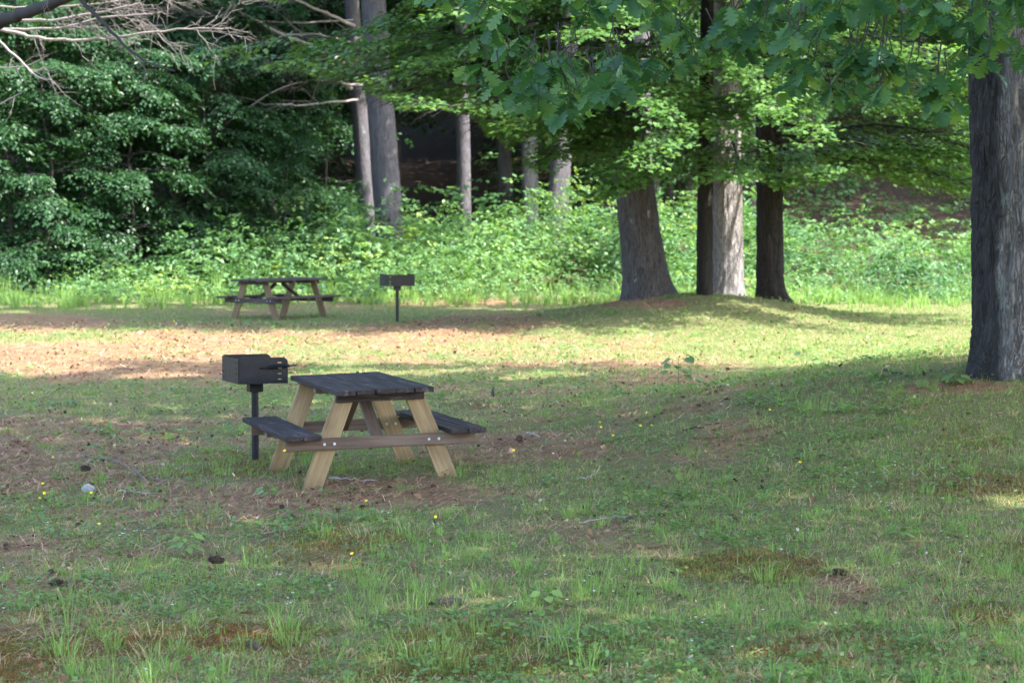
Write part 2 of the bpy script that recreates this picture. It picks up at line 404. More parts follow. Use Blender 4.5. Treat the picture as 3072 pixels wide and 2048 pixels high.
# ------------------------------------------------------------------ ground cover layout
NEEDLE = [(330, 1085, 520, 55, 1.0), (100, 967, 230, 26, .9), (0, 1375, 110, 60, 1.0), (1050, 1480, 420, 55, .8), (1500, 1350, 330, 45, .7),
          (950, 1005, 600, 34, .7), (1930, 912, 170, 16, 1.0), (1480, 965, 230, 28, .8), (2230, 1300, 130, 45, .6), (850, 1690, 260, 36, .6),
          (1420, 1490, 240, 30, .7), (2520, 1770, 110, 50, .9), (1300, 902, 240, 20, .9), (820, 1330, 160, 50, .6), (2250, 1000, 200, 16, .6),
          (450, 1480, 260, 30, .5), (1700, 1080, 500, 30, .5), (2850, 1165, 260, 18, .7)]
MOSS = [(950, 1965, 800, 95, 1.0), (250, 1990, 460, 95, 1.0), (2260, 1700, 210, 60, .8), (2650, 1965, 460, 70, 1.0), (1650, 1880, 400, 75, .9), (1120, 1140, 260, 22, .5), (2950, 1850, 120, 50, .6), (1420, 1210, 120, 20, .6)]
def ell(px, py, L):
    r = np.zeros(np.shape(px))
    for cx, cyy, rx, ry, s in L:
        q = ((px - cx) / rx) ** 2 + ((py - cyy) / ry) ** 2
        r = np.maximum(r, s * (1 - sstep(.35, 1.5, q)))
    return r
GREEN = [(2650, 990, 700, 95, 1.0), (200, 905, 700, 32, .9), (1000, 900, 400, 14, .7), (2100, 1060, 500, 26, .55), (2700, 1300, 500, 120, .5)]
def cover(x, y):
    z = ground_z(x, y)
    px, py = to_px(x, np.maximum(y, 5), z)
    n1 = fbm(x * .55, y * .4, 2.0, 4); n2 = fbm(x * 1.9, y * 1.5, 7.0, 3); n3 = fbm(x * .9, y * .7, 31.0, 3)
    need = np.clip(.95 * ell(px, py, NEEDLE) + 1.7 * (n1 - .5) + 1.3 * (n2 - .5) + .13 + .10 * sstep(1500, 300, px), 0, 1)
    need = need * (1 - .45 * sstep(1900, 2800, px) * (1 - ell(px, py, NEEDLE)))
    need = need * (1 - .8 * ell(px, py, GREEN))
    moss = np.clip(1.25 * ell(px, py, MOSS) * (.55 + 1.5 * (n3 - .3)) + 2.2 * (n3 - .57), 0, 1) * (1 - .5 * need)
    moss = moss * (1 - sstep(22, 34, y))
    lit = sstep(62, 68, y + 5 * (n1 - .5))
    return need * (1 - lit), moss * (1 - lit), lit, px, py

def grid_axis(parts):
    return np.unique(np.concatenate([np.arange(a, b, s) for a, b, s in parts]))
gx = grid_axis([(-260, -60, 20), (-60, -18, 3), (-18, -8, .2), (-8, 8, .1), (8, 18.01, .2), (18, 60, 3), (60, 261, 20)])
gy = grid_axis([(-60, 4, 4), (4, 10, .2), (10, 34, .1), (34, 66, .2), (66, 100, 1.2), (100, 150, 5), (150, 331, 20)])
X, Y = np.meshgrid(gx, gy)
Z = ground_z(X, Y)
need, moss, lit, _, _ = cover(X, Y)
nx = len(gx); I = (np.arange(len(gy) - 1)[:, None] * nx + np.arange(nx - 1)[None]).ravel()
ground = mesh_from('ground', np.stack([X, Y, Z], -1).reshape(-1, 3), np.stack([I, I + 1, I + nx + 1, I + nx], -1), M['ground'], None,
                   {'cover': np.stack([need, moss, lit], -1).reshape(-1, 3)}, smooth=True)
tag(ground, kind='structure')

# ------------------------------------------------------------------ sun patches wanted on the ground; unseen crowns are thinned to leave them
SUNNY = [
    [(-400, 1000), (250, 1015), (520, 1040), (800, 1052), (1100, 1056), (1500, 1050), (1900, 1040), (2150, 1015), (2450, 985), (2800, 965), (3500, 950),
     (3500, 1080), (2900, 1092), (2500, 1072), (2150, 1080), (1850, 1112), (1500, 1135), (1200, 1128), (900, 1135), (500, 1140), (-400, 1120)],
    [(2400, 885), (2480, 915), (2700, 940), (3500, 950), (3500, 700), (2300, 700)],
    [(-400, 850), (700, 845), (1050, 875), (1450, 875), (1850, 850), (1850, 890), (1450, 925), (1000, 915), (700, 925), (-400, 940)],
    [(1790, 1235), (1960, 1205), (2060, 1195), (2070, 1210), (1960, 1235), (1820, 1255)],
    [(2880, 1495), (3200, 1480), (3200, 1535), (2900, 1545)],
    [(1840, 965), (1990, 955), (2010, 985), (1880, 1000)],
]
def wants_sun(P, margin=0.0):
    """True where a leaf at P would shade one of the sunny patches"""
    h = P[:, 2] / SUNV.z
    gxx = P[:, 0] - SUNV.x * h; gyy = P[:, 1] - SUNV.y * h
    g0 = ground_z(gxx, gyy); h2 = (P[:, 2] - g0) / SUNV.z
    gxx = P[:, 0] - SUNV.x * h2; gyy = P[:, 1] - SUNV.y * h2
    ok = gyy > 6
    px, py = to_px(gxx, np.maximum(gyy, 6), ground_z(gxx, gyy))
    px = px + 160 * (fbm(gxx * .7, gyy * .7, 5) - .5); py = py + 62 * (fbm(gxx * .5, gyy * .7, 8) - .5) + 16 * (fbm(gxx * 2.5, gyy * 2.5, 18) - .5)
    hole = (fbm(gxx * 1.1, gyy * .9, 28, 2) > .565) & (px < 2000)
    r = np.zeros(len(P), bool)
    for poly in SUNNY: r |= in_poly(px, py, poly)
    return r & ok & ~hole
LIT_LINES = []          # (foot, top, radius): trunks the sun must reach
def blocks_line(P):
    r = np.zeros(len(P), bool)
    s = np.array(SUNV)
    for foot, top, rad in LIT_LINES:
        for t in np.linspace(0, 1, 9):
            q = np.array(foot) * (1 - t) + np.array(top) * t
            d = P - q; a = d @ s
            r |= (a > 0) & (np.linalg.norm(d - a[:, None] * s, axis=1) < rad)
    return r
def in_frame(P, m=250):
    px, py = to_px(P[:, 0], np.maximum(P[:, 1], .5), P[:, 2])
    return (px > -m) & (px < 3072 + m) & (py > -m) & (P[:, 1] > 1)

# ------------------------------------------------------------------ trees
def trunk_mesh(name, path, radii, mat, parent, k=40, seg=.12, flare=(.35, .5), lobes=5, ridge=.02, seed=0, zrep=.2, roots=()):
    """a bark-ridged tapering trunk along a path; flare = (extra radius, height) of the root swell"""
    P = np.asarray(path, float)
    L = np.concatenate([[0], np.cumsum(np.linalg.norm(np.diff(P, axis=0), axis=1))])
    s = np.concatenate([np.arange(0, L[-1], seg), [L[-1]]])
    # smooth interpolation
    Q = np.stack([np.interp(s, L, P[:, i]) for i in range(3)], -1)
    w = max(1, int(.7 / seg)); ker = np.ones(2 * w + 1) / (2 * w + 1)
    Qs = np.stack([np.convolve(np.pad(Q[:, i], w, mode='reflect', reflect_type='odd'), ker, 'valid') for i in range(3)], -1)
    Q = Qs
    R = np.interp(s, L, radii)
    th = np.arange(k) * 2 * math.pi / k
    TH, S = np.meshgrid(th, s)
    fl = flare[0] * np.exp(-(S / flare[1]) ** 1.3) * (.55 + .45 * np.cos(lobes * TH + seed) + .3 * np.cos((lobes + 2) * TH + 2 * seed))
    for ang, amp, hh in roots: fl = fl + amp * np.exp(-(np.maximum(S + P[0, 2] + .02, 0) / hh)) * np.maximum(0, np.cos(TH - ang)) ** 3.2
    rr = R[:, None] * (1 + .05 * np.cos(2 * TH + seed + S * .2) + .035 * np.cos(3 * TH - seed)) + np.maximum(fl, -.05) * R[:, None]
    cx, sx = np.cos(TH), np.sin(TH)
    bn = fbm(cx * R.mean() * 14 + seed, sx * R.mean() * 14, S * 14 * zrep * .5, 3)
    rr = rr + ridge * (np.abs(bn - .5) * -4 + .6)
    bb = fbm(cx * 2 + seed, sx * 2, S * .9, 3); rr = rr + R[:, None] * .16 * (bb - .5)
    V = np.stack([Q[:, 0:1] + rr * cx, Q[:, 1:2] + rr * sx, np.repeat(Q[:, 2:3], k, 1)], -1)
    n = len(s)
    i = np.arange(n - 1)[:, None] * k; j = np.arange(k)[None]; j2 = (j + 1) % k
    F = np.stack([i + j, i + j2, i + k + j2, i + k + j], -1).reshape(-1, 4)
    o = mesh_from(name, V.reshape(-1, 3), F, mat, parent, smooth=True)
    return o

def branch_path(start, d, length, droop, n=8, wig=.08, r=None):
    r = r or rng
    d = np.array(d, float); d /= np.linalg.norm(d)
    t = np.linspace(0, 1, n)[:, None]
    P = np.array(start)[None] + d[None] * length * t
    P[:, 2] -= droop * (t[:, 0] ** 2) * length
    wv = np.cumsum(r.normal(0, wig * length / n, (n, 3)), 0); wv[0] = 0
    return P + wv

def spray_leaves(O, D, L, m, wid=.55, droop=.25, jit=.45, r=None, hang=.35):
    """m leaves on each of n flat drooping twig sprays; returns pos, dir, normal"""
    r = r or rng
    n = len(O); D = unit(D)
    Sd = unit(np.cross(D, np.array([0, 0, 1.0])) + 1e-6)
    t = r.uniform(.02, 1, (n, m)); u = r.uniform(-1, 1, (n, m)) * (1.05 - .75 * t)
    Lm = np.asarray(L)[:, None]
    pos = O[:, None] + D[:, None] * (Lm * t)[..., None] + Sd[:, None] * (Lm * wid * u)[..., None]
    pos[..., 2] -= droop * Lm * (t ** 2 + .45 * u ** 2) + r.normal(0, .035, (n, m)) * Lm
    ld = D[:, None] * .75 + Sd[:, None] * np.sign(u)[..., None] * .75 + r.normal(0, .3, (n, m, 3))
    ld[..., 2] -= hang
    nn = np.zeros((n, m, 3)); nn[..., 2] = 1; nn = nn + r.normal(0, jit, (n, m, 3)) + D[:, None] * .2
    return pos.reshape(-1, 3), ld.reshape(-1, 3), nn.reshape(-1, 3)

def high_crown(name, centre, rad, n_clumps, per, leaf, mat, parent, tpl=None, shell=.35, filt=True, frame_margin=250, seed=1, tint=(0, 1)):
    """the crown above the picture: clumps of leaves through an ellipsoid, cut away where sunlight is wanted"""
    r = np.random.default_rng(seed)
    c = unit(r.normal(0, 1, (n_clumps, 3))) * (r.uniform(shell, 1, (n_clumps, 1)) ** .6)
    c = np.array(centre) + c * np.array(rad)
    P = (c[:, None] + r.normal(0, .28, (n_clumps, per, 3)) * np.array([1.2, 1.2, .7])).reshape(-1, 3)
    keep = np.ones(len(P), bool)
    if filt:
        keep &= ~wants_sun(P)
        keep &= ~blocks_line(P)
    if frame_margin is not None: keep &= ~in_frame(P, frame_margin)
    P = P[keep]; n = len(P)
    d = r.normal(0, 1, (n, 3)); d[:, 2] -= .4
    nn = r.normal(0, .6, (n, 3)); nn[:, 2] += 1
    return leaves_mesh(name, tpl or leaf_diamond(.36), P, d, nn, leaf * r.uniform(.7, 1.3, n), r.uniform(*tint, n), mat, parent)

def world_child(o, parent):
    """parts whose vertices are already in world coordinates"""
    o.parent = parent; o.matrix_parent_inverse = Matrix.Translation(-Vector(parent.location))
    return o
def gz(x, y): return float(ground_z(x, y))

# --- the four trunks on the mound: their lowest sprays hang into the picture
def mound_tree(name, label, base_px, d, top_px, top_py, r, mat, flare, seed, k=44, group=None, roots=()):
    b = at_depth(base_px, 900, d); bx = b.x; z0 = gz(bx, d)
    t = at_depth(top_px, top_py, d)
    sl = (t.x - bx) / (t.z - z0)
    root = empty(name, (bx, d, z0)); tag(root, label, 'tree', group)
    path = [(-.10 * sl, 0, -.3), (0, 0, 0), (sl * 2, 0, 2), (sl * 4, .05, 4), (sl * 6, .1, 6.5), (sl * 6, .2, 11)]
    trunk_mesh('trunk', path, [r * 1.06, r * 1.04, r, r * .9, r * .75, r * .35], mat, root, k, .05, flare, 4, .026, seed, zrep=.45, roots=roots)
    return root, np.array([bx, d, z0]), sl
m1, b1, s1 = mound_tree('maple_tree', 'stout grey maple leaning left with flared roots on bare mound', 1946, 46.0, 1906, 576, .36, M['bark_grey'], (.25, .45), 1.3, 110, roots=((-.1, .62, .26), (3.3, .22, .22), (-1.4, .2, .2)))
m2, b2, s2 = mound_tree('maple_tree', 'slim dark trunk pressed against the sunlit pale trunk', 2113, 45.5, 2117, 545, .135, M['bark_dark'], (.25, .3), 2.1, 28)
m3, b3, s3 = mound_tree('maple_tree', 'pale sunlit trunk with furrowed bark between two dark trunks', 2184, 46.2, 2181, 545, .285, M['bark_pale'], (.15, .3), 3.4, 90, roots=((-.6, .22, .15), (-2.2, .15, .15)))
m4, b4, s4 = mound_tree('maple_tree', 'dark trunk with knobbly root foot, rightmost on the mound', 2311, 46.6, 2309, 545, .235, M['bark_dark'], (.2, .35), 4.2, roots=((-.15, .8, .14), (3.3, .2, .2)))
for fz, tz in ((.1, 3.0),):
    LIT_LINES.append(((b3[0] + .1, b3[1] - .2, b3[2] + fz), (b3[0] + .1, b3[1] - .2, b3[2] + tz), .42))
LIT_LINES.append(((b1[0] + .25, b1[1] - .25, b1[2] + .75), (b1[0] + .2, b1[1] - .25, b1[2] + 1.25), .10))
LIT_LINES.append(((b1[0] + .05, b1[1] - .35, b1[2] + 1.7), (b1[0] + .02, b1[1] - .35, b1[2] + 2.1), .10))

MAPLE_EDGE = [(-500, 100), (1020, 230), (1200, 320), (1400, 350), (1500, 430), (1580, 500), (1700, 560), (1800, 600), (1880, 575), (1980, 560), (2060, 590), (2110, 560), (2200, 545), (2300, 560), (2420, 555), (2490, 535), (2560, 520), (2650, 545), (2760, 590), (2880, 605), (2960, 560), (3600, 400)]
ex, ey = zip(*MAPLE_EDGE)
def low_branches(root, base, specs, leaf_tint, seed, per=34, nspray=30, leaf=.098):
    r = np.random.default_rng(seed)
    tb = Tubes(); Os, Ds, Ls = [], [], []
    for (z, az, ln, el, droop) in specs:
        a = math.radians(az); d = np.array([math.cos(a), math.sin(a), el])
        P = branch_path(base + np.array([0, 0, z - (.35 if (az % 360) > 212 or (az % 360) < 160 else -.15)]), d, ln, droop + .05, 9, .17, r)
        bpx, bpy_ = to_px(P[:, 0], P[:, 1], P[:, 2]); low = np.nonzero(bpy_ > np.interp(bpx, ex, ey) - 25)[0]; low = low[low > 1]
        if len(low): P[low[0]:, 2] += np.maximum.accumulate((bpy_[low[0]:] - np.interp(bpx[low[0]:], ex, ey) + 25) * P[low[0]:, 1] / FPX).clip(0)
        bt = Tubes(); bt.add(P, np.linspace(.030, .006, 9), 5); world_child(bt.build('branch', M['dead_dark'], root), root)
        for i in range(nspray):
            t = r.uniform(.18, 1); q = t * 8; k = min(int(q), 7); p = P[k] * (1 - (q - k)) + P[k + 1] * (q - k)
            th = a + r.choice([-1, 1]) * r.uniform(.2, 1.2) * (1 - .5 * t)
            dd = np.array([math.cos(th), math.sin(th), r.uniform(-.25, .1)])
            L = r.uniform(.55, 1.15) * (1.15 - .35 * t)
            Os.append(p + r.normal(0, .05, 3)); Ds.append(dd); Ls.append(L)
            tb.add([p, p + dd * L * .5 - np.array([0, 0, .06 * L]), p + dd * L * .9 - np.array([0, 0, .2 * L])], [.008, .005, .002], 3)
    O, D, L = np.array(Os), np.array(Ds), np.array(Ls)
    pos, ld, nn = spray_leaves(O, D, L, per,   .55, .24, .20, r, .2)
    px, py = to_px(pos[:, 0], pos[:, 1], pos[:, 2])
    keep = py < np.interp(px, ex, ey) + 40 * (vnoise(px / 60, py / 60) - .5)
    keep &= ~blocks_line(pos)
    pos, ld, nn = pos[keep], ld[keep], nn[keep]; n = len(pos)
    tint = np.clip(leaf_tint + r.normal(0, .2, n), 0, 1)
    world_child(tag(tb.build('twigs', M['dead_dark'], root), kind='stuff'), root)
    world_child(tag(leaves_mesh('low_leaves', leaf_maple(), pos, ld, nn, leaf * r.uniform(.75, 1.25, n), tint, M['maple'], root), kind='stuff'), root)
# z, azimuth (0 = right, -90 = towards the camera, 180 = left), length, rise, droop
low_branches(m1, b1, [(5.2, 215, 6.2, .02, .1), (5.6, 190, 7.2, .02, .09), (5.9, 238, 6.6, 0, .08), (6.2, 205, 7.4, 0, .08), (5.4, 262, 6.0, .02, .08), (6.0, 178, 7.0, 0, .08)] + [(3.0, 200, 4.2, .25, .30), (3.3, 185, 5.0, .22, .26), (3.6, 215, 5.0, .2, .24), (3.4, 240, 4.2, .15, .24), (4.2, 195, 6.0, .12, .2), (4.6, 225, 6.5, .1, .2), (3.0, 255, 3.6, .15, .25),
                      (4.2, 265, 5.5, .05, .16), (3.6, 285, 4.4, .1, .18), (5.0, 205, 6.5, .05, .2), (3.9, 170, 5.2, .1, .18), (5.0, 245, 6.0, 0, .15), (4.7, 182, 6.4, .05, .18), (2.9, 230, 3.0, .2, .3), (3.2, 192, 6.2, .2, .2), (3.7, 200, 6.8, .14, .18), (3.4, 210, 6.0, .16, .2), (4.3, 210, 7.0, .08, .17), (3.0, 195, 4.0, .2, .28), (4.4, 188, 7.2, .06, .12), (4.0, 203, 7.4, .06, .12), (4.9, 196, 7.6, .02, .10), (3.6, 222, 6.2, .08, .14), (4.5, 232, 6.8, .04, .12)], .5, 11)
low_branches(m3, b3, [(4.7, 262, 5.0, .05, .1), (5.3, 285, 5.6, .03, .1), (5.6, 245, 6.0, .02, .1), (5.9, 305, 6.0, .02, .08), (6.2, 270, 6.4, 0, .08), (5.0, 228, 5.6, .03, .1)] + [(3.0, 235, 4.6, .1, .22), (3.2, 265, 4.4, .1, .2), (3.0, 300, 4.2, .1, .2), (3.6, 280, 5.6, .05, .16), (4.0, 250, 6.0, .05, .16), (4.2, 300, 6.0, .02, .14), (3.4, 220, 5.0, .1, .18), (4.8, 270, 6.2, 0, .14),
                      (4.6, 235, 6.5, 0, .16), (4.4, 320, 5.5, .05, .16), (2.9, 280, 3.2, .1, .22)], .55, 12)
HI = lambda sd, a0, a1: [(float(z), float(a), float(l), .02, .07) for z, a, l in zip(np.random.default_rng(sd).uniform(4.6, 6.6, 11), np.linspace(a0, a1, 11), np.random.default_rng(sd + 1).uniform(4, 7.2, 11))]
low_branches(m4, b4, HI(5, 250, 375) + [(3.0, 330, 4.0, .15, .25), (3.2, 350, 4.4, .12, .24), (3.4, 310, 5.0, .1, .2), (3.8, 335, 5.6, .08, .2), (4.2, 355, 6.0, .05, .18), (4.6, 320, 6.2, .02, .16), (3.3, 15, 4.5, .15, .22), (4.8, 345, 6.5, .02, .16),
                      (3.1, 300, 3.4, .12, .24), (5.2, 5, 6.0, 0, .16), (3.0, 20, 5.0, .14, .25), (3.9, 10, 6.4, .06, .2), (3.0, 340, 5.2, .12, .2), (3.3, 0, 5.6, .1, .18), (3.6, 325, 5.8, .06, .16), (3.0, 5, 3.6, .12, .24), (4.4, 335, 7.2, .03, .15), (3.2, 318, 4.4, .1, .2)], .6, 13)
for root, b, cz, sd, n in ((m1, b1, 10.0, 21, 2000), (m3, b3, 12.0, 22, 2000), (m4, b4, 10.5, 23, 2200)):
    c = b + np.array([-.5 if root is m1 else 1.5 if root is m4 else 0, -.8, cz])
    world_child(high_crown('crown', c, (6.6, 5.8, 5.0), n, 10, .27, M['maple'], root, seed=sd, frame_margin=120), root)
world_child(high_crown('crown', b2 + np.array([0, 0, 8.]), (2.2, 2.2, 2.5), 150, 8, .25, M['maple'], m2, seed=24, frame_margin=120), m2)

# --- the big oak at the right edge
OD = 21.1
ob = at_depth(3098, 1150, OD); oz = gz(ob.x, OD)
oak = empty('oak_tree', (ob.x, OD, oz)); tag(oak, 'massive oak with dark streaked furrowed bark, cut off by the right edge', 'tree')
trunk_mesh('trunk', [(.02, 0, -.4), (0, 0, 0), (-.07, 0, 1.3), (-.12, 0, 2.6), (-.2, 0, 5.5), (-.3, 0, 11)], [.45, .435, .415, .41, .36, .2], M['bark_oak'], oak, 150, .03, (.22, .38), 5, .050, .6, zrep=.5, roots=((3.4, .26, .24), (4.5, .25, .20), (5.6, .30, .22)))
tb = Tubes(); r = np.random.default_rng(3)
limbs = []
for (z, az, ln, el, dr) in [(4.6, 205, 8.5, .12, .10), (5.2, 235, 9.0, .10, .10), (5.0, 180, 6.5, .25, .12), (5.6, 255, 8.5, .1, .08), (6.5, 220, 8, .35, .1), (6, 300, 7, .3, .1), (6.5, 20, 7, .4, .1), (7, 100, 6, .4, .1), (5.4, 216, 9.5, .06, .09)]:
    a = math.radians(az)
    P = branch_path((ob.x - .2, OD, oz + z), (math.cos(a), math.sin(a), el), ln, dr, 10, .1, r)
    bt = Tubes(); bt.add(P, np.linspace(.13, .02, 10), 7); world_child(bt.build('limb', M['bark_far'], oak), oak); limbs.append(P)
LP = np.concatenate(limbs)
OAKPOLY = [(1165, -120), (1165, 60), (1290, 150), (1340, 210), (1480, 270), (1560, 330), (1700, 385), (1800, 330), (1880, 250), (2100, 215), (2300, 235), (2400, 300), (2600, 270), (2720, 350), (2860, 330), (2905, 210), (3000, 190), (3400, 230), (3400, -120)]
ctr = []
while len(ctr) < 235:
    px, py = r.uniform(1150, 3250), r.uniform(-120, 390)
    if not in_poly(np.array([px]), np.array([py]), OAKPOLY)[0]: continue
    if px < 1500 and r.random() < .45: continue
    if vnoise(px / 150., py / 110., 3.3) < .50: continue
    if 1880 < px < 2330 and py > 110 and r.random() < .6: continue
    ctr.append(at_depth(px, py, r.uniform(14.0, 19.5)))
pos, ld, nn, tn = [], [], [], []
for c in ctr:
    c = np.array(c)
    j = np.argmin(((LP - c) ** 2).sum(1)); up = LP[j] - c
    up = up / np.linalg.norm(up) * np.array([1, 1, .6]) + np.array([.15, .1, .5]); up /= np.linalg.norm(up)
    L = r.uniform(.18, .34)
    tb.add([c, c + up * L * .5 + r.normal(0, .03, 3), c + up * L], [.003, .004, .006], 3)
    m = r.integers(5, 10); base = r.uniform(0, 6.28)
    for k in range(m):
        a = base + k * 2.4 + r.normal(0, .3); t = r.uniform(0, .5) ** 1.2
        d = np.array([math.cos(a), math.sin(a), r.uniform(-.9, .05)])
        pos.append(c + up * L * t * .7); ld.append(d - up * .25); nn.append(np.array([0, 0, 1.]) + r.normal(0, .35, 3) + .35 * np.array([math.cos(a), math.sin(a), 0])); tn.append(r.normal(.40, .30))
pos, ld, nn = np.array(pos), np.array(ld), np.array(nn)
world_child(tag(tb.build('twigs', M['dead_dark'], oak), kind='stuff'), oak)
size = .158 * r.uniform(.7, 1.2, len(pos)); tn = np.clip(tn, 0, 1)
px, py = to_px(pos[:, 0], pos[:, 1], pos[:, 2])
score = size / pos[:, 1] * ((px > 0) & (px < 3072) & (py > 0)); big = np.argsort(-score)[:300]
rest = np.ones(len(pos), bool); rest[big] = False
world_child(tag(leaves_mesh('hanging_leaves', leaf_oak(), pos[rest], ld[rest], nn[rest], size[rest], tn[rest], M['oak'], oak), kind='stuff'), oak)
TV, TF = leaf_oak(); OLM = []
for q in range(6):                                          # the largest leaves are single parts
    o = mesh_from('leaf', TV, TF, M['oak'], None, {'tint': np.full(len(TV), .1 + .13 * q)}); OLM.append(o.data); bpy.data.objects.remove(o)
for i in big:
    d = unit(ld[i]); n_ = unit(nn[i] - (nn[i] @ d) * d); sd = np.cross(d, n_)
    o = link('leaf', OLM[int(np.clip((tn[i] - .1) / .13, 0, 5))], oak)
    R3 = np.stack([sd, d, n_], 1) * size[i]
    m4_ = Matrix([list(R3[k]) + [float(pos[i][k])] for k in range(3)] + [[0, 0, 0, 1]])
    o.matrix_basis = Matrix.Translation(-Vector(oak.location)) @ m4_
world_child(high_crown('crown', (ob.x + .5, 22.5, 11.0), (8.5, 8.5, 5.5), 4400, 10, .27, M['oak'], oak, seed=31, frame_margin=200), oak)

# --- an oak beside the photographer, out of the picture, whose crown shades the foreground
ok2 = empty('oak_tree', (9.5, 9.5, gz(9.5, 9.5))); tag(ok2, 'tall oak outside the picture shading the near grass', 'tree')
trunk_mesh('trunk', [(0, 0, -.3), (0, 0, 0), (.1, 0, 3), (0, .1, 7), (-.2, 0, 12)], [.45, .44, .40, .33, .15], M['bark_grey'], ok2, 40, .12, (.4, .5), 5, .015, 1.9)
world_child(high_crown('crown', (8.5, 9.5, 11.0), (9.5, 9.5, 5.0), 6600, 10, .27, M['oak'], ok2, seed=32, frame_margin=250), ok2)

# --- pines at the wood's edge: only the boles stand in the picture, crowns far above
def pine_crown_mesh(name, seed, n=1500, per=9):
    r = np.random.default_rng(seed)
    z = r.uniform(9.5, 23, n); rad = 3.6 * (1 - (z - 9.5) / 16) * r.uniform(.25, 1, n) ** .6; th = r.uniform(0, 6.28, n)
    c = np.stack([rad * np.cos(th), rad * np.sin(th), z], -1)
    P = (c[:, None] + r.normal(0, .3, (n, per, 3)) * np.array([1, 1, .5])).reshape(-1, 3)
    d = r.normal(0, 1, P.shape); nn = r.normal(0, .5, P.shape); nn[:, 2] += 1
    o = leaves_mesh(name, leaf_diamond(.3), P, d, nn, .30 * r.uniform(.7, 1.3, len(P)), r.uniform(0, 1, len(P)), M['pine_needle'])
    me = o.data; bpy.data.objects.remove(o); return me
PCM = [pine_crown_mesh('needle_crown', 41), pine_crown_mesh('needle_crown', 42)]
def pine(label, px0, py0, px1, py1, wpx, d, seed, crown=True, k=32, group='pine boles at the edge of the wood', cat='tree', mat='bark_pine'):
    a = at_depth(px0, py0, d); b = at_depth(px1, py1, d)
    sl = (b.x - a.x) / (b.z - a.z)
    z0 = gz(a.x, d); bx = a.x + (z0 - a.z) * sl
    root = empty('pine_tree', (bx, d, z0)); tag(root, label, cat, group)
    rad = wpx * d / FPX / 2
    trunk_mesh('trunk', [(-.2 * sl, 0, -.4), (0, 0, 0), (sl * 4, 0, 4), (sl * 9, .1, 9), (sl * 12, .1, 16), (sl * 12, 0, 22)], [rad * 1.12, rad * 1.08, rad, rad * .85, rad * .55, rad * .2], M[mat], root, k, .12, (.25, .4), 5, .010, seed)
    if crown:
        o = link('crown', PCM[int(seed) % 2], root); o.rotation_euler.z = seed
    return root
pA = pine('thickest straight grey pine bole left of centre, leaning slightly right', 1162, 600, 1118, 0, 82, 64, 1.0, k=60)
pB = pine('pine bole with pale broken branches, half hidden behind the thickest bole', 1094, 545, 1066, 166, 50, 67, 2.0)
pC = pine('slim pine bole standing alone in front of the dark gap in the wood', 1393, 640, 1388, 300, 43, 70, 3.0)
pD = pine('slim pine bole, left of the close pair right of the dark gap', 1517, 560, 1511, 400, 40, 78, 4.0, mat='bark_grey2')
pE = pine('lichen-pale pine bole, right of the close pair by the dark gap', 1590, 600, 1588, 400, 46, 73, 5.0, mat='bark_grey2')
pF = pine('wide pine bole mostly hidden behind the drooping maple leaves', 1676, 560, 1690, 350, 58, 70.5, 6.0)
pI = pine('unseen pine added behind the leaning maple to shade the boles and thicket', 1930, 600, 1925, 300, 60, 60, 9.0)  # unseen pine added so its crown keeps the sun off the boles
pH = pine('thin slanting bole among the leaves left of the thickest pine', 800, 560, 720, 280, 18, 68, 8.0, mat='bark_far')

def dead_branch(tb, pts, d, r0, r1, twigs=10, tl=(40, 160), r=None, d1=None, tw=None, down=.25):
    """bare branch through photo points at a distance, with finer twigs forking off"""
    r = r or rng; n = len(pts); sc = d / FPX
    ds = np.linspace(d, d1 or d, n)
    P = np.array([at_depth(x, y, dd) for (x, y), dd in zip(pts, ds)])
    s = np.linspace(0, 1, n); t = np.linspace(0, 1, n * 4)
    Q = np.stack([np.interp(t, s, P[:, i]) for i in range(3)], -1)
    Q[1:-1] = (Q[:-2] + 2 * Q[1:-1] + Q[2:]) / 4
    Q[1:] += r.normal(0, .6 * sc * r0 ** .5, (len(Q) - 1, 3))
    tb.add(Q, np.linspace(r0, r1, len(Q)) * sc, 6)
    D = unit(Q[-1] - Q[0])
    tw = tw or tb
    for i in range(int(twigs * .6)):
        k = r.integers(len(Q) // 4, len(Q)); p = Q[k]
        L = r.uniform(*tl) * sc
        dd = unit(D + r.normal(0, .45, 3)); dd[2] -= down * r.uniform(0, 1)
        A = branch_path(p, dd, L, r.uniform(-.5, .3), 6, .16, r); tw.add(A, np.linspace(1.6, .5, 6) * sc, 3)
        for j in range(5):
            q = A[r.integers(1, 6)]; e = unit(dd + r.normal(0, .6, 3))
            tw.add(branch_path(q, e, L * r.uniform(.25, .6), r.uniform(-.4, .3), 5, .2, r), np.linspace(1.1, .35, 5) * sc, 3)
r = np.random.default_rng(77)
tp, tg = Tubes(), Tubes()
for pts, r0, r1, n in [([(1055, 197), (1010, 175), (950, 145), (860, 110), (780, 70), (700, 28), (620, 0)], 10, 5, 14),
                       ([(1085, 256), (1020, 250), (985, 240), (900, 245), (830, 270), (760, 310), (650, 393)], 6, 2, 14),
                       ([(1055, 268), (1000, 236), (950, 222), (900, 212)], 7, 3, 8), ([(1075, 300), (990, 305), (900, 318), (830, 312)], 5, 3, 8),
                       ([(1062, 78), (990, 45), (930, 20), (850, -20)], 7, 5, 8), ([(1060, 130), (940, 100), (820, 110), (640, 160), (500, 215)], 4, 1.5, 26),
                       ([(1060, 60), (900, 70), (720, 60), (520, 30), (380, 20)], 4, 1.5, 26), ([(1060, 160), (900, 190), (740, 230), (600, 240)], 3, 1.2, 22)]:
    tp = Tubes(); dead_branch(tp, pts, 66.5, r0 * .8, r1 * .7, n, (70, 230), r, 64.5, tg); world_child(tp.build('bare_branch', M['dead_pale'], pB), pB)
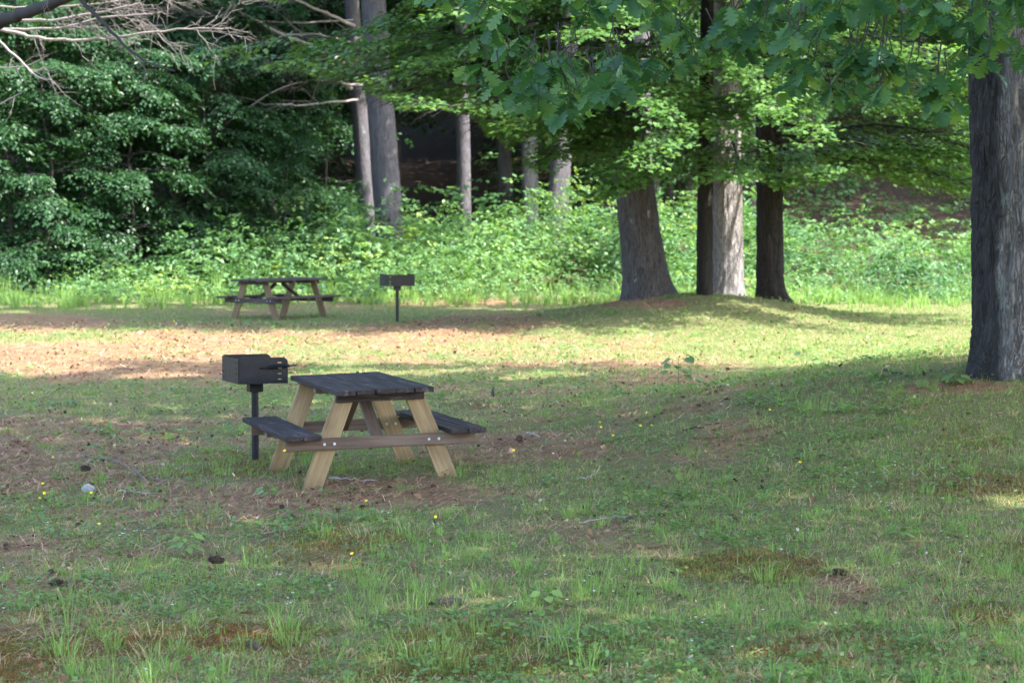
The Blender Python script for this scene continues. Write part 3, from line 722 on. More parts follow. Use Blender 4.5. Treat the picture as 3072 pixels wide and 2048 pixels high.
world_child(tag(tg.build('bare_twigs', M['dead_grey'], pB), kind='stuff'), pB)

def left_pine(label, x, d, rad, branches, mat_b, crown_seed):
    z0 = gz(x, d); root = empty('pine_tree', (x, d, z0)); tag(root, label, 'tree')
    trunk_mesh('trunk', [(0, 0, -.3), (0, 0, 0), (0, 0, 5), (0, .1, 12), (0, 0, 21)], [rad * 1.1, rad, rad * .92, rad * .7, rad * .2], M['bark_pine'], root, 32, .15, (.3, .4), 5, .01, crown_seed)
    b = Tubes()
    for pts, r0, r1, n, dd in branches:
        a = Tubes()
        o = at_depth(pts[0][0], pts[0][1], dd)
        P0 = np.array([x, d, o.z - .1 + .2]); a.add([P0, (P0 + np.array(o)) / 2 + np.array([0, 0, .05]), o], np.array([r0 * 1.3, r0 * 1.1, r0]) * dd / FPX, 6)
        dead_branch(a, pts, dd, r0, r1, n, (50, 210), r, dd - 1.0, b)
        world_child(a.build('bare_branch', M[mat_b], root), root)
    world_child(tag(b.build('bare_twigs', M['dead_grey'], root), kind='stuff'), root)
    link('crown', PCM[crown_seed % 2], root)
    return root
left_pine('pine beyond the left edge reaching long pale bare branches into view', -9.5, 36.0, .3,
          [([(-60, 72), (60, 103), (130, 118), (250, 121), (350, 113), (430, 99), (520, 91), (600, 86), (690, 88)], 6.5, 2, 26, 35), ([(-60, 55), (80, 60), (160, 62), (290, 40), (420, 10)], 6, 3, 22, 35.6),
           ([(-40, 90), (70, 88), (180, 88), (270, 60), (360, 48), (480, 40)], 5, 2, 26, 35.2), ([(-20, 108), (60, 180), (110, 230), (160, 243)], 4, 1.5, 4, 33), ([(-20, 206), (80, 200), (145, 165)], 3, 1, 3, 34),
           ([(-20, 322), (40, 292), (75, 272)], 2.5, 1, 3, 34), ([(-60, 20), (120, 25), (300, 12), (500, -20)], 4, 2, 26, 36)], 'dead_pale', 3)
left_pine('pine beyond the left edge with one thick dark limb across the top corner', -6.2, 21.0, .28,
          [([(-60, 88), (30, 52), (100, 30), (170, 8), (260, -40)], 21, 15, 5, 20.5), ([(215, -30), (300, 60), (370, 135), (440, 190), (530, 215)], 6.5, 2, 6, 21)], 'dead_dark', 4)

# --- leafy young trees walling the left side of the clearing
def leafy_meshes(seed, h=8.5, rad=3.0, nb=56, leaf=.112):
    r = np.random.default_rng(seed); tb = Tubes(); Os, Ds, Ls = [], [], []
    tb.add([(0, 0, -.3), (.15, .1, h * .25), (.05, .25, h * .5), (.3, .05, h * .75), (.2, .1, h)], [.06, .05, .04, .03, .01], 8)
    for i in range(nb):
        z = r.uniform(.06, 1) ** .85 * h * .95; a = r.uniform(0, 6.28); ln = rad * (1.05 - .5 * z / h) * r.uniform(.6, 1.1)
        P = branch_path((0, 0, z), (math.cos(a), math.sin(a), r.uniform(.1, .45)), ln, r.uniform(.25, .5), 8, .12, r)
        tb.add(P, np.linspace(.025, .005, 8), 4)
        for j in range(13):
            t = r.uniform(.2, 1); q = t * 7; k = min(int(q), 6); p = P[k] * (1 - q + k) + P[k + 1] * (q - k)
            th = a + r.choice([-1, 1]) * r.uniform(.1, 1.1)
            Os.append(p); Ds.append((math.cos(th), math.sin(th), r.uniform(-.5, .1))); Ls.append(r.uniform(.5, .95))
    pos, ld, nn = spray_leaves(np.array(Os), np.array(Ds), np.array(Ls), 30, .5, .35, .36, r)
    n = len(pos)
    a = tb.build('stem', M['dead_dark']); b = leaves_mesh('foliage', leaf_ovate(.29), pos, ld, nn, leaf * r.uniform(.7, 1.3, n), np.clip(r.normal(.4, .25, n), 0, 1), M['beech'])
    ma, mb = a.data, b.data; bpy.data.objects.remove(a); bpy.data.objects.remove(b)
    return ma, mb
LM = [leafy_meshes(51), leafy_meshes(52, 9.5, 3.4), leafy_meshes(53, 7.5, 2.8)]
def leafy_tree(label, px, d, var, rz, s, group='leafy young trees along the wood edge'):
    x = (px - 1536) / FPX * d; root = empty('young_tree', (x, d, gz(x, d)), (0, 0, rz)); tag(root, label, 'tree', group)
    root.scale = (s, s, s)
    link('trunk', LM[var][0], root); link('crown', LM[var][1], root)
    return root
for lab, px, d, v, rz, s in [
        ('drooping leafy tree at the far left edge, above the shaded weeds', 20, 61, 0, .3, .95), ('broad leafy tree with layered drooping sprays, second from the left edge', 270, 63, 1, 2.0, 1.0),
        ('leafy tree with hanging sprays above the left end of the far table', 520, 65, 2, 4.2, 1.1), ('leafy tree behind the middle of the far table, against the dark wood', 760, 67, 0, 1.1, .95),
        ('leafy tree just left of the thickest pine bole', 960, 70, 2, 5.2, 1.0),
        ('low spreading leafy tree between the left edge and the layered one', 150, 60.5, 2, 3.9, .8), ('low leafy tree with lit sprays above the shrubs left of far table', 400, 62, 2, .9, .85),
        ('low leafy tree behind the left bench of the far table', 640, 64, 2, 2.7, .9), ('low leafy tree behind the right bench of the far table', 860, 66, 0, 3.6, .75), ('slim leafy tree outside the left edge', -130, 60, 0, 5.0, .9)]:
    leafy_tree(lab, px, d, v, rz, s)
for px, d, v, rz, s in [(-170, 64, 1, 3.3, 1.1), (130, 69, 1, .9, 1.15), (420, 70, 0, 2.9, 1.25), (640, 73, 1, 5.5, 1.2), (880, 76, 0, .2, 1.3), (-20, 74, 0, 1.2, 1.4), (250, 76, 1, 4.0, 1.35), (520, 79, 2, 2.2, 1.5), (740, 82, 1, 3.1, 1.4), (1010, 84, 2, .5, 1.5)]:
    leafy_tree('leafy tree filling the dark wood behind the front row on the left', px, d, v, rz, s, 'second row of leafy trees on the left')

# --- the wooded hillside behind: boles with high crowns that keep the slope dark
def hill_crown(seed, z0, z1, rad, n=900, per=11, leaf=.2):
    r = np.random.default_rng(seed)
    c = unit(r.normal(0, 1, (n, 3))) * r.uniform(.2, 1, (n, 1)) ** .5 * np.array([rad, rad, (z1 - z0) / 2]) + np.array([0, 0, (z0 + z1) / 2])
    P = (c[:, None] + r.normal(0, .3, (n, per, 3)) * np.array([1.2, 1.2, .5])).reshape(-1, 3)
    d = r.normal(0, 1, P.shape); d[:, 2] -= .5; nn = r.normal(0, .45, P.shape); nn[:, 2] += 1
    o = leaves_mesh('crown', leaf_diamond(.34), P, d, nn, leaf * r.uniform(.7, 1.3, len(P)), np.clip(r.normal(.45, .25, len(P)), 0, 1), M['far_leaf'])
    me = o.data; bpy.data.objects.remove(o); return me
HC = [hill_crown(61, 4.5, 14, 4.6, 1500), hill_crown(62, 5, 16, 5.0, 1700), hill_crown(63, 1.0, 9, 3.0, 1300, 11, .14)]
tb = Tubes(); tb.add([(0, 0, -.5), (.05, 0, 3), (0, .05, 8), (.05, 0, 13)], [.17, .15, .11, .04], 12)
o = tb.build('trunk', M['bark_far']); HT = o.data; bpy.data.objects.remove(o)
r = np.random.default_rng(5)
def hill_tree(x, y, v, s, label, group):
    root = empty('forest_tree', (x, y, gz(x, y)), (0, 0, r.uniform(0, 6.28))); root.scale = (s, s, s); tag(root, label, 'tree', group)
    link('trunk', HT, root); link('crown', HC[v], root)
spots = []
for yy in np.arange(71, 122, 7.0):
    half = yy * .2027 + 9
    for xx in np.arange(-half, half, 7.0):
        spots.append((xx + r.uniform(-2, 2), yy + r.uniform(-2, 2)))
for x, y in spots:
    px, py = to_px(x, y, gz(x, y) + 1)
    if (2330 < px < 2920 or 1190 < px < 1370) and y < 100: continue
    hill_tree(x, y, int(r.integers(0, 2)), r.uniform(.85, 1.15), 'tall tree of the dark wood on the hillside', 'trees of the dark wood on the hillside')
for px, y in [(1450, 90), (1560, 88), (1690, 86), (1810, 76), (1960, 73), (2060, 75), (2250, 74), (2400, 84), (2130, 79), (1520, 90), (1640, 84), (2080, 88), (2330, 100), (2560, 96), (2780, 90), (2980, 84), (1850, 88), (1480, 98), (1240, 104), (1620, 92), (2200, 92), (2680, 106), (2900, 100)]:
    hill_tree((px - 1536) / FPX * y, y, 2, r.uniform(.9, 1.3), 'low leafy tree of the understory on the hillside', 'understory trees on the hillside')

# ------------------------------------------------------------------ undergrowth along the wood's edge
TOPS = [(-600, 690), (0, 690), (250, 700), (420, 690), (560, 650), (700, 625), (900, 605), (1150, 560), (1300, 535), (1450, 520), (1600, 525), (1850, 560), (2200, 640), (2380, 650), (2600, 640), (2800, 630), (3072, 630), (3700, 630)]
tx, ty = zip(*TOPS)
def undergrowth(n, dmin, dmax, nsp, per, leaf, seed, hmul=1.0, pxr=(-500, 3600), tops=True, hgt=None, wide=1.0, gap=None):
    """clumps of stems, each stem ending in a small flat spray of leaves"""
    r = np.random.default_rng(seed)
    d = r.uniform(dmin, dmax, n); px = r.uniform(*pxr, n)
    if gap:
        kk = fbm((px - 1536) / FPX * d * .42, d * .42, 77, 2) > gap; d, px = d[kk], px[kk]; n = len(d)
    x = (px - 1536) / FPX * d; z0 = ground_z(x, d)
    if hgt: h = r.uniform(*hgt, n)
    else:
        ztop = CAM_H - (np.interp(px, tx, ty) - 618) * d / FPX
        big = fbm(x * .45, d * .45, 71, 2)
        h = np.clip(ztop - z0, .3, 2.6) * (.30 + .70 * sstep(dmin - 1, dmin + 5, d)) * r.uniform(.5, 1.15, n) * (.45 + 1.1 * big) * hmul
    rad = r.uniform(.3, .75, n) * (.5 + .4 * h) * wide
    u = unit(r.normal(0, 1, (n, nsp, 3))); u[..., 2] = np.abs(u[..., 2]) ** .6
    f = r.uniform(.35, 1, (n, nsp, 1)) ** .5
    O = np.stack([x, d, z0 - .02], -1)[:, None] + u * f * np.stack([rad, rad, h], -1)[:, None]
    D = u * np.array([1, 1, .15]) + r.normal(0, .3, u.shape)
    L = leaf * r.uniform(2.0, 3.6, (n, nsp))
    pos, ld, nn = spray_leaves(O.reshape(-1, 3), D.reshape(-1, 3), L.ravel(), per, .6, .30, .30, r)
    base = .25 + 1.0 * (fbm(x * .5, d * .5, 6, 2) - .28) + r.normal(0, .16, n) - .2 * (px < 350)
    m = nsp * per
    tint = np.clip(np.repeat(base, m) + r.normal(0, .12, n * m), 0, 1)
    return pos, ld, nn, leaf * np.repeat(r.uniform(.7, 1.4, n), m) * r.uniform(.7, 1.2, n * m), tint
A = undergrowth(270, 57.5, 69, 32, 10, .13, 92, 1.05, wide=1.75, gap=.42)
B = undergrowth(800, 53.5, 60, 6, 7, .085, 93, .75, gap=.40)
C = undergrowth(560, 67, 96, 7, 8, .14, 94, hgt=(.25, .9), pxr=(1430, 3300))
D = undergrowth(46, 60, 69, 30, 10, .135, 95, hgt=(1.5, 2.9), pxr=(1700, 2360))
G_ = undergrowth(44, 60, 69, 28, 10, .135, 98, hgt=(1.3, 2.35), pxr=(1000, 1600))
E_ = undergrowth(26, 58.5, 66, 24, 10, .12, 96, hgt=(1.0, 2.0), pxr=(-200, 1150))
F_ = undergrowth(20, 57, 64, 24, 10, .12, 97, hgt=(.9, 1.7), pxr=(2380, 3300))
A = [np.concatenate(q) for q in zip(A, B, C, D, E_, F_, G_)]
def leaf_fold(w=.31):
    return np.array([(0, 0, 0), (-w, .42, .06), (w, .42, .06), (0, 1, -.06), (0, .45, -.02)], float), np.array([(0, 4, 1), (0, 2, 4), (1, 4, 3), (4, 2, 3)])
und = leaves_mesh('undergrowth', leaf_fold(.31), *A, M['shrub'])
tag(und, 'dense pale green thicket of shrubs and weeds along the wood edge', 'undergrowth', kind='stuff')

# ------------------------------------------------------------------ picnic tables
def board(name, size, mat, parent, loc=(0, 0, 0), rot=None, bev=.005, shear=0.0):
    """a plank: length along local Y, width X, thickness Z; shear slants the two ends (horizontal cuts on a sloping leg)"""
    w, l, t = size
    bm = bmesh.new(); bmesh.ops.create_cube(bm, size=1)
    for v in bm.verts:
        v.co = Vector((v.co.x * w, v.co.y * l, v.co.z * t)); v.co.y += shear * v.co.x
    bmesh.ops.bevel(bm, geom=list(bm.edges), offset=bev, segments=1, affect='EDGES')
    me = bpy.data.meshes.new(name); bm.to_mesh(me); bm.free(); me.materials.append(mat)
    o = link(name, me, parent); o.location = loc
    if rot is not None: o.rotation_euler = rot
    return o

def bolt(parent, loc, axis):
    bm = bmesh.new()
    bmesh.ops.create_uvsphere(bm, u_segments=10, v_segments=6, radius=.011)
    for v in bm.verts: v.co.z *= .55
    me = bpy.data.meshes.new('bolt'); bm.to_mesh(me); bm.free(); me.materials.append(M['galv'])
    o = link('bolt', me, parent); o.location = loc; o.rotation_euler = axis
    return o

def picnic_table(label, x, y, yaw, roll, mats, L=1.81, W=.728, Wb=1.52, jit=0, z_off=0.0):
    top_m, leg_m, beam_m = mats
    r = random.Random(jit)
    root = empty('picnic_table', (x, y, gz(x, y) + z_off), (0, -roll, yaw)); tag(root, label, 'picnic table', 'picnic tables')
    H, Hb, fo, th = .74, .42, .675, .038
    pw = (W - 4 * .006) / 5
    for i in range(5):                                                     # tabletop planks
        px = -W / 2 + pw / 2 + i * (pw + .006)
        board('tabletop_plank', (pw, L + r.uniform(-.012, .012), th), top_m, root, (px, r.uniform(-.008, .008), H - th / 2 + r.uniform(-.003, .003)), (r.uniform(-.002, .002), r.uniform(-.01, .01), r.uniform(-.002, .002)))
    for s in (-1, 1):                                                      # two planks to each bench
        for i in range(2):
            px = s * (Wb / 2 - .067 - i * .139)
            board('seat_plank', (.133, L + r.uniform(-.02, .02), th), top_m, root, (px, r.uniform(-.01, .01), Hb - th / 2 + r.uniform(-.002, .002)), (0, r.uniform(-.012, .012), r.uniform(-.003, .003)))
        c = board('seat_cleat', (.089, .24, th), beam_m, root, (s * (Wb / 2 - .138), 0, Hb - th * 1.5 - .001), (0, 0, math.pi / 2))
    for e in (-1, 1):
        for s in (-1, 1):                                                  # splayed legs, cut level top and bottom
            x0, x1, z1 = s * .555, s * .255, H - th - .002
            dx, dz = x1 - x0, z1 + .06
            ang = math.atan2(dx, dz)                                       # lean from vertical
            ln = math.hypot(dx, dz)
            lg = board('leg', (.14, ln, th), leg_m, root, ((x0 + x1) / 2, e * fo, (z1 - .06) / 2), (math.pi / 2, ang, 0), .004, 0)
            lg.rotation_euler = (Matrix.Rotation(ang, 3, 'Y') @ Matrix.Rotation(math.pi / 2, 3, 'X')).to_euler()
            for v in lg.data.vertices:                                     # level cuts
                v.co.y += math.tan(ang) * v.co.x * 1.0
            xb = x0 + (x1 - x0) * (.335 + .06) / (z1 + .06)
            if e == 1:
                for q in (-.036, .036): bolt(lg, lg_local(lg, (xb + q, e * fo - th / 2 - .001, .335)), (0, 0, 0))
        bm_ = board('seat_beam', (.089, Wb - .07, th), beam_m, root, (0, e * (fo + th + .001), Hb - th - .0455), None, .005)
        bm_.rotation_euler = (Matrix.Rotation(math.pi / 2, 3, 'X') @ Matrix.Rotation(math.pi / 2, 3, 'Z')).to_euler()
        for s in (-1, 1):
            xb = s * (.555 - .30 * (.335 + .06) / (H - th + .058))
            for q in (-.038, .038): bolt(bm_, lg_local(bm_, (xb + q, e * (fo + 1.5 * th + .002), .337)), (0, 0, 0))
        cl = board('top_cleat', (.06, W - .06, th), top_m, root, (0, e * (fo + th + .001), H - th - .032), None, .004)
        cl.rotation_euler = (Matrix.Rotation(math.pi / 2, 3, 'X') @ Matrix.Rotation(math.pi / 2, 3, 'Z')).to_euler()
        # brace from the middle of the top down to the seat beam
        y0, y1, z0, z1 = e * .10, e * (fo - .005), H - th - .06, Hb - th - .07
        a = math.atan2(z1 - z0, y1 - y0)
        board('brace', (.089, math.hypot(y1 - y0, z1 - z0), th), beam_m, root, (0, (y0 + y1) / 2, (z0 + z1) / 2), (a, 0, 0))
    board('top_cleat', (.089, W - .02, th), beam_m, root, (0, 0, H - th * 1.5 - .005), (0, 0, math.pi / 2))
    return root
def lg_local(o, p):
    m = Matrix.Translation(o.location) @ o.rotation_euler.to_matrix().to_4x4()
    return m.inverted() @ Vector(p)

picnic_table('near picnic table with black weathered planks and fresh yellow pine legs', -1.163, 19.45, .280, .024, (M['wood_black'], M['wood_new'], M['wood_beam']), jit=3, z_off=-.005)
picnic_table('far dark brown picnic table standing in front of the thicket', -4.413, 47.89, -.647, .004, (M['wood_brown'], M['wood_old'], M['wood_brown']), L=1.83, W=.80, Wb=1.53, jit=5, z_off=-.005)

# ------------------------------------------------------------------ charcoal grills on posts
def slotted_panel(name, w, h, cols, rows, mat, parent, corner=None):
    """steel sheet in the XZ plane with slots cut through; corner = 'right' rounds the upper right"""
    xs = {-w / 2, w / 2}; zs = {0, h}; slots = []
    for cx in cols:
        xs |= {cx - .016, cx + .016}
        for cz in rows:
            zs |= {cz - .0045, cz + .0045}; slots.append((cx, cz))
    rc = .045
    if corner: xs.add(w / 2 - rc); zs.add(h - rc)
    xs, zs = sorted(xs), sorted(zs)
    bm = bmesh.new(); vs = {}
    def V(i, j):
        if (i, j) not in vs: vs[i, j] = bm.verts.new((xs[i], 0, zs[j]))
        return vs[i, j]
    for i in range(len(xs) - 1):
        for j in range(len(zs) - 1):
            cx, cz = (xs[i] + xs[i + 1]) / 2, (zs[j] + zs[j + 1]) / 2
            if any(abs(cx - a) < .016 and abs(cz - b) < .0045 for a, b in slots): continue
            if corner and cx > w / 2 - rc and cz > h - rc: continue
            bm.faces.new((V(i, j), V(i + 1, j), V(i + 1, j + 1), V(i, j + 1)))
    if corner:
        o_ = bm.verts.new((w / 2 - rc, 0, h - rc)); arc = [bm.verts.new((w / 2 - rc + rc * math.cos(t), 0, h - rc + rc * math.sin(t))) for t in np.linspace(0, math.pi / 2, 7)]
        for a, b in zip(arc, arc[1:]): bm.faces.new((o_, a, b))
    bmesh.ops.remove_doubles(bm, verts=bm.verts, dist=1e-5)
    g = bmesh.ops.extrude_face_region(bm, geom=list(bm.faces))
    for v in [q for q in g['geom'] if isinstance(q, bmesh.types.BMVert)]: v.co.y += .005
    bmesh.ops.recalc_face_normals(bm, faces=bm.faces)
    me = bpy.data.meshes.new(name); bm.to_mesh(me); bm.free(); me.materials.append(mat)
    return link(name, me, parent)

def grill(label, loc, yaw, post_h, side=.42, back=.52, h=.205, handle=True):
    """firebox open at +X; back panel at -X, side panels at -Y (near) and +Y"""
    root = empty('charcoal_grill', loc, (0, 0, yaw)); tag(root, label, 'grill', 'park grills on posts')
    m = M['black_steel']; rows = [.035, .080, .125, .170]
    t = Tubes(); t.add([(0, 0, -.2), (0, 0, post_h)], .030, 16); t.build('post', m, root)
    bx = board('bracket', (.115, .105, .075), m, root, (0, 0, post_h - .045), None, .004)
    z0 = post_h
    p = slotted_panel('back_panel', back, h, [-back / 2 + .055, back / 2 - .055], rows, m, root); p.location = (-side / 2, 0, z0); p.rotation_euler.z = -math.pi / 2
    p = slotted_panel('side_panel', side - .012, h + .008, [side / 2 - .075], rows, m, root, 'right'); p.location = (.004, -back / 2, z0)
    p = slotted_panel('side_panel', side - .012, h + .008, [side / 2 - .145], rows, m, root, 'right'); p.location = (.004, back / 2 - .005, z0)
    board('floor_panel', (side - .01, back - .012, .005), m, root, (.002, 0, z0 + .006), None, .001)
    g = Tubes()
    for yy in np.linspace(-back / 2 + .03, back / 2 - .03, 17): g.add([(-side / 2 + .02, yy, z0 + .135), (side / 2 - .01, yy, z0 + .135)], .005, 5)
    for xx in (-side / 2 + .03, 0, side / 2 - .02): g.add([(xx, -back / 2 + .012, z0 + .129), (xx, back / 2 - .012, z0 + .129)], .006, 5)
    gr = g.build('grate', m, root)
    if handle:
        y0 = -back / 2 - .030
        hd = Tubes(); hd.add([(-.02, -back / 2 + .004, z0 + .128), (-.012, y0, z0 + .129), (.04, y0 - .004, z0 + .133), (.265, y0 - .03, z0 + .150)], .0065, 8)
        a = np.linspace(0, 1, 130); th = a * 2 * math.pi * 11
        cx = .045 + a * .16; cyv = y0 - .005 - (cx - .04) * .115; cz = z0 + .1335 + (cx - .04) * .0755
        hd.add(np.stack([cx, cyv + .015 * np.cos(th), cz + .015 * np.sin(th)], -1), .0035, 5)
        hd.build('coil_handle', m, root)
    return root
g1 = ground_at(766, 1382)
grill('black steel grill on post behind the left bench of near table', g1, math.radians(21), .655)
g2 = ground_at(1192, 967)
grill('small black grill on post right of the far table', g2, math.radians(112), .655, handle=False)

# ------------------------------------------------------------------ grass, weeds, moss and needles
def scatter(n, dmin, dmax, power, r, margin=260):
    """random ground points, thinning with distance"""
    u = r.uniform(0, 1, n)
    if abs(power - 1) < 1e-6: d = dmin * (dmax / dmin) ** u
    else: q = 1 - power; d = (dmin ** q + u * (dmax ** q - dmin ** q)) ** (1 / q)
    px = r.uniform(-margin, 3072 + margin, n); x = (px - 1536) / FPX * d
    return x, d
def blades(x, y, length, width, tint, r, lean=.55, lift=.0, az=None):
    """bent tapered blades; 5 vertices each"""
    n = len(x); z = ground_z(x, y) - .004 + lift
    az = r.uniform(0, 6.283, n) if az is None else az
    ln = np.abs(r.normal(0, lean, n)) if np.isscalar(lean) else lean
    dx, dy = np.cos(az), np.sin(az); sx, sy = -dy, dx
    face = r.uniform(0, 6.283, n); sx, sy = np.cos(face), np.sin(face)
    b = np.stack([x, y, z], -1); s = np.stack([sx, sy, 0 * sx], -1) * (width / 2)[:, None]
    hd = np.stack([dx, dy, 0 * dx], -1)
    l1, l2 = np.sin(ln * .55) * .55, np.sin(ln * .55) * .55 + np.sin(np.minimum(ln * 1.35, 1.9)) * .45
    h1, h2 = np.cos(ln * .55) * .55, np.cos(ln * .55) * .55 + np.cos(np.minimum(ln * 1.35, 1.9)) * .45
    mid = b + hd * (l1 * length)[:, None]; mid[:, 2] += h1 * length
    tip = b + hd * (l2 * length)[:, None]; tip[:, 2] += h2 * length
    V = np.stack([b - s, b + s, mid - s * .8, mid + s * .8, tip], 1)
    return V, tint
def blade_object(name, parts, mat):
    V = np.concatenate([p[0] for p in parts]); T = np.concatenate([p[1] for p in parts]); n = len(V)
    F = (np.array([(0, 1, 3), (0, 3, 2), (2, 3, 4)])[None] + (np.arange(n) * 5)[:, None, None]).reshape(-1, 3)
    return mesh_from(name, V.reshape(-1, 3), F, mat, None, {'tint': np.repeat(np.clip(T, 0, 1), 5)})
r = np.random.default_rng(101)
parts = []
# short thin turf
x, y = scatter(290000, 10.2, 58, 1.15, r)
need, moss, lit, px, py = cover(x, y)
dens = np.clip(1.0 - .85 * need - .95 * moss + .5 * ell(px, py, GREEN), .13, 1.4) * np.clip(-.62 + 2.4 * fbm(x * 2.3, y * 1.7, 12, 4), .04, 1.2) + .25 * sstep(2100, 2700, px)
far = np.maximum(y / 14, 1)
k = r.uniform(0, 1, len(x)) < dens
x, y, far, px, py = x[k], y[k], far[k], px[k], py[k]; n = len(x)
dry = (r.uniform(0, 1, n) < .26 + .3 * (fbm(x * .8, y * .8, 20, 2) > .58)) & (r.uniform(0, 1, n) > .6 * ell(px, py, GREEN))
tint = np.where(dry, r.uniform(0, .2, n), np.clip(r.normal(.56, .16, n) + .35 * (fbm(x * .5, y * .5, 15, 2) - .5), .28, 1))
parts.append(blades(x, y, np.clip(r.gamma(4, .0085, n), .012, .10) * (1 + .15 * (far - 1)), .0032 * far ** .8 * r.uniform(.7, 1.4, n), tint, r, np.abs(r.normal(0, .7, n)) + .7 * dry))
# low matted turf close to the ground
x, y = scatter(270000, 10.2, 52, 1.15, r); need, moss, lit, px, py = cover(x, y)
k = r.uniform(0, 1, len(x)) < np.clip(.92 - .95 * need - .9 * moss + .4 * ell(px, py, GREEN), .04, 1) * np.clip(-.35 + 2.1 * fbm(x * 1.9, y * 1.6, 33, 3), .1, 1); x, y = x[k], y[k]; n = len(x); f = np.maximum(y / 14, 1)
parts.append(blades(x, y, r.uniform(.010, .030, n) * f ** .35, .0048 * f ** .85 * r.uniform(.7, 1.4, n), np.clip(r.normal(.42, .12, n) + .5 * (fbm(x * .7, y * .7, 35, 2) - .5), .22, .9), r, .95))
# tufts
def tufts(nt, per, dmin, dmax, length, lean, width, tintf, power=1.1, maskf=None):
    x, y = scatter(nt, dmin, dmax, power, r)
    need, moss, lit, px, py = cover(x, y)
    k = r.uniform(0, 1, nt) < (maskf(x, y, need, moss, px) if maskf else np.clip(1.1 - need, .1, 1))
    x, y = x[k], y[k]; n = len(x)
    sz = r.gamma(5, .2, n); m = per
    X_ = (x[:, None] + r.normal(0, .022, (n, m)) * sz[:, None]).ravel(); Y_ = (y[:, None] + r.normal(0, .022, (n, m)) * sz[:, None]).ravel()
    az = np.arctan2(Y_ - np.repeat(y, m), X_ - np.repeat(x, m)) + r.normal(0, .6, n * m)
    L = length * np.repeat(sz * np.where(y < 45, np.clip(1.25 - y / 42, .55, 1), 1), m) * r.uniform(.5, 1.15, n * m)
    f = np.maximum(np.repeat(y, m) / 14, 1)
    parts.append(blades(X_, Y_, L, width * f ** .8 * r.uniform(.7, 1.3, n * m), np.repeat(tintf(n), m) + r.normal(0, .07, n * m), r, np.abs(r.normal(lean, .28, n * m)), az=az))
tufts(1800, 18, 10.2, 34, .085, .5, .0036, lambda n: np.clip(r.normal(.60, .15, n), .35, 1), 1.2, lambda x, y, a, b, p: np.clip((1.1 - a - .75 * b) * (.2 + 1.5 * (fbm(x * .7, y * .7, 40, 2) > .5)), .05, 1))
tufts(500, 26, 10.2, 24, .15, .62, .0036, lambda n: np.clip(r.normal(.70, .13, n), .5, 1), 1.2, lambda x, y, a, b, p: np.clip((1.0 - .8 * a) * (.25 + .9 * (fbm(x * .6, y * .6, 44, 2) > .54)), .03, 1))
tufts(520, 22, 10.2, 22, .09, 1.25, .0030, lambda n: r.uniform(0, .17, n), 1.2, lambda x, y, a, b, p: .6)
tufts(2600, 14, 49, 60, .30, .4, .0042, lambda n: np.clip(r.normal(.8, .12, n), .5, 1), 1.0, lambda x, y, a, b, p: np.clip(sstep(50, 55, y) * (.25 + .9 * (fbm(x * .5, y * .5, 47, 2) > .45)), 0, 1))
grass = blade_object('grass', parts, M['grass']); tag(grass, 'thin green and straw coloured grass over the whole clearing', 'grass', kind='stuff')
# moss cushions near the photographer
x, y = scatter(300000, 10.2, 22, 1.3, r); need, moss, lit, px, py = cover(x, y)
k = r.uniform(0, 1, len(x)) < moss * 1.5 * (fbm(x * 5, y * 5, 50, 2) > .34); x, y = x[k], y[k]; n = len(x)
mo = blade_object('moss', [blades(x, y, r.uniform(.012, .036, n), r.uniform(.005, .010, n) * (y / 12) ** .6, np.clip(.5 + 1.7 * (fbm(x * 2.2, y * 2.2, 52, 3) - .5) + r.normal(0, .15, n), 0, 1), r, .7)], M['moss'])
tag(mo, 'low rusty green moss carpeting the foreground ground', 'moss', kind='stuff')
# fallen needles
x, y = scatter(170000, 10.2, 46, 1.15, r); need, moss, lit, px, py = cover(x, y)
k = r.uniform(0, 1, len(x)) < np.clip(.12 + .9 * need, 0, 1); x, y = x[k], y[k]; n = len(x); f = np.maximum(y / 13, 1)
az = np.where(r.uniform(0, 1, n) < .5, r.normal(0, .6, n), r.uniform(0, 6.28, n))
z = ground_z(x, y) + r.uniform(.003, .016, n); d = np.stack([np.cos(az), np.sin(az), np.abs(r.normal(0, .22, n))], -1); L = r.uniform(.04, .09, n) * f ** .4
s = np.stack([-np.sin(az), np.cos(az), 0 * az], -1) * (.0016 * f ** .8)[:, None]; b = np.stack([x, y, z], -1)
V = np.stack([b - s, b + s, b + d * L[:, None] + s, b + d * L[:, None] - s], 1)
nl = mesh_from('needle_litter', V.reshape(-1, 3), np.arange(n * 4).reshape(-1, 4), M['needle_litter'], None, {'tint': np.repeat(np.clip(r.normal(.5, .25, n), 0, 1), 4)})
tag(nl, 'reddish brown fallen pine needles strewn over the ground', 'pine needles', kind='stuff')
# scraps of bark, cone scales, dead leaves
M['scrap'] = leaf_mat('litter_scrap', [(0, (.022, .016, .014)), (.35, (.11, .058, .035)), (.75, (.34, .20, .12)), (1, (.60, .52, .45))], .05, (1, 1, 1), .8, .2)
x, y = scatter(42000, 10.2, 46, 1.1, r); need, moss, lit, px, py = cover(x, y)
k = r.uniform(0, 1, len(x)) < np.clip(.3 + .7 * need - .4 * moss, .05, 1) * np.clip(-.5 + 2.6 * fbm(x * 1.7, y * 1.3, 80, 3), .05, 1); x, y = x[k], y[k]; n = len(x); f = np.maximum(y / 14, 1) ** .55
dd = r.normal(0, 1, (n, 3)); dd[:, 2] = np.abs(dd[:, 2]) * .45; nn = r.normal(0, .55, (n, 3)); nn[:, 2] += .8
sc_ = leaves_mesh('litter_scraps', leaf_diamond(.38), np.stack([x, y, ground_z(x, y) + r.uniform(0, .012, n)], -1), dd, nn, f * r.gamma(4, .0052, n).clip(.008, .05), np.clip(r.normal(.42, .21, n) + .5 * (r.uniform(0, 1, n) < .012), 0, 1), M['scrap'])
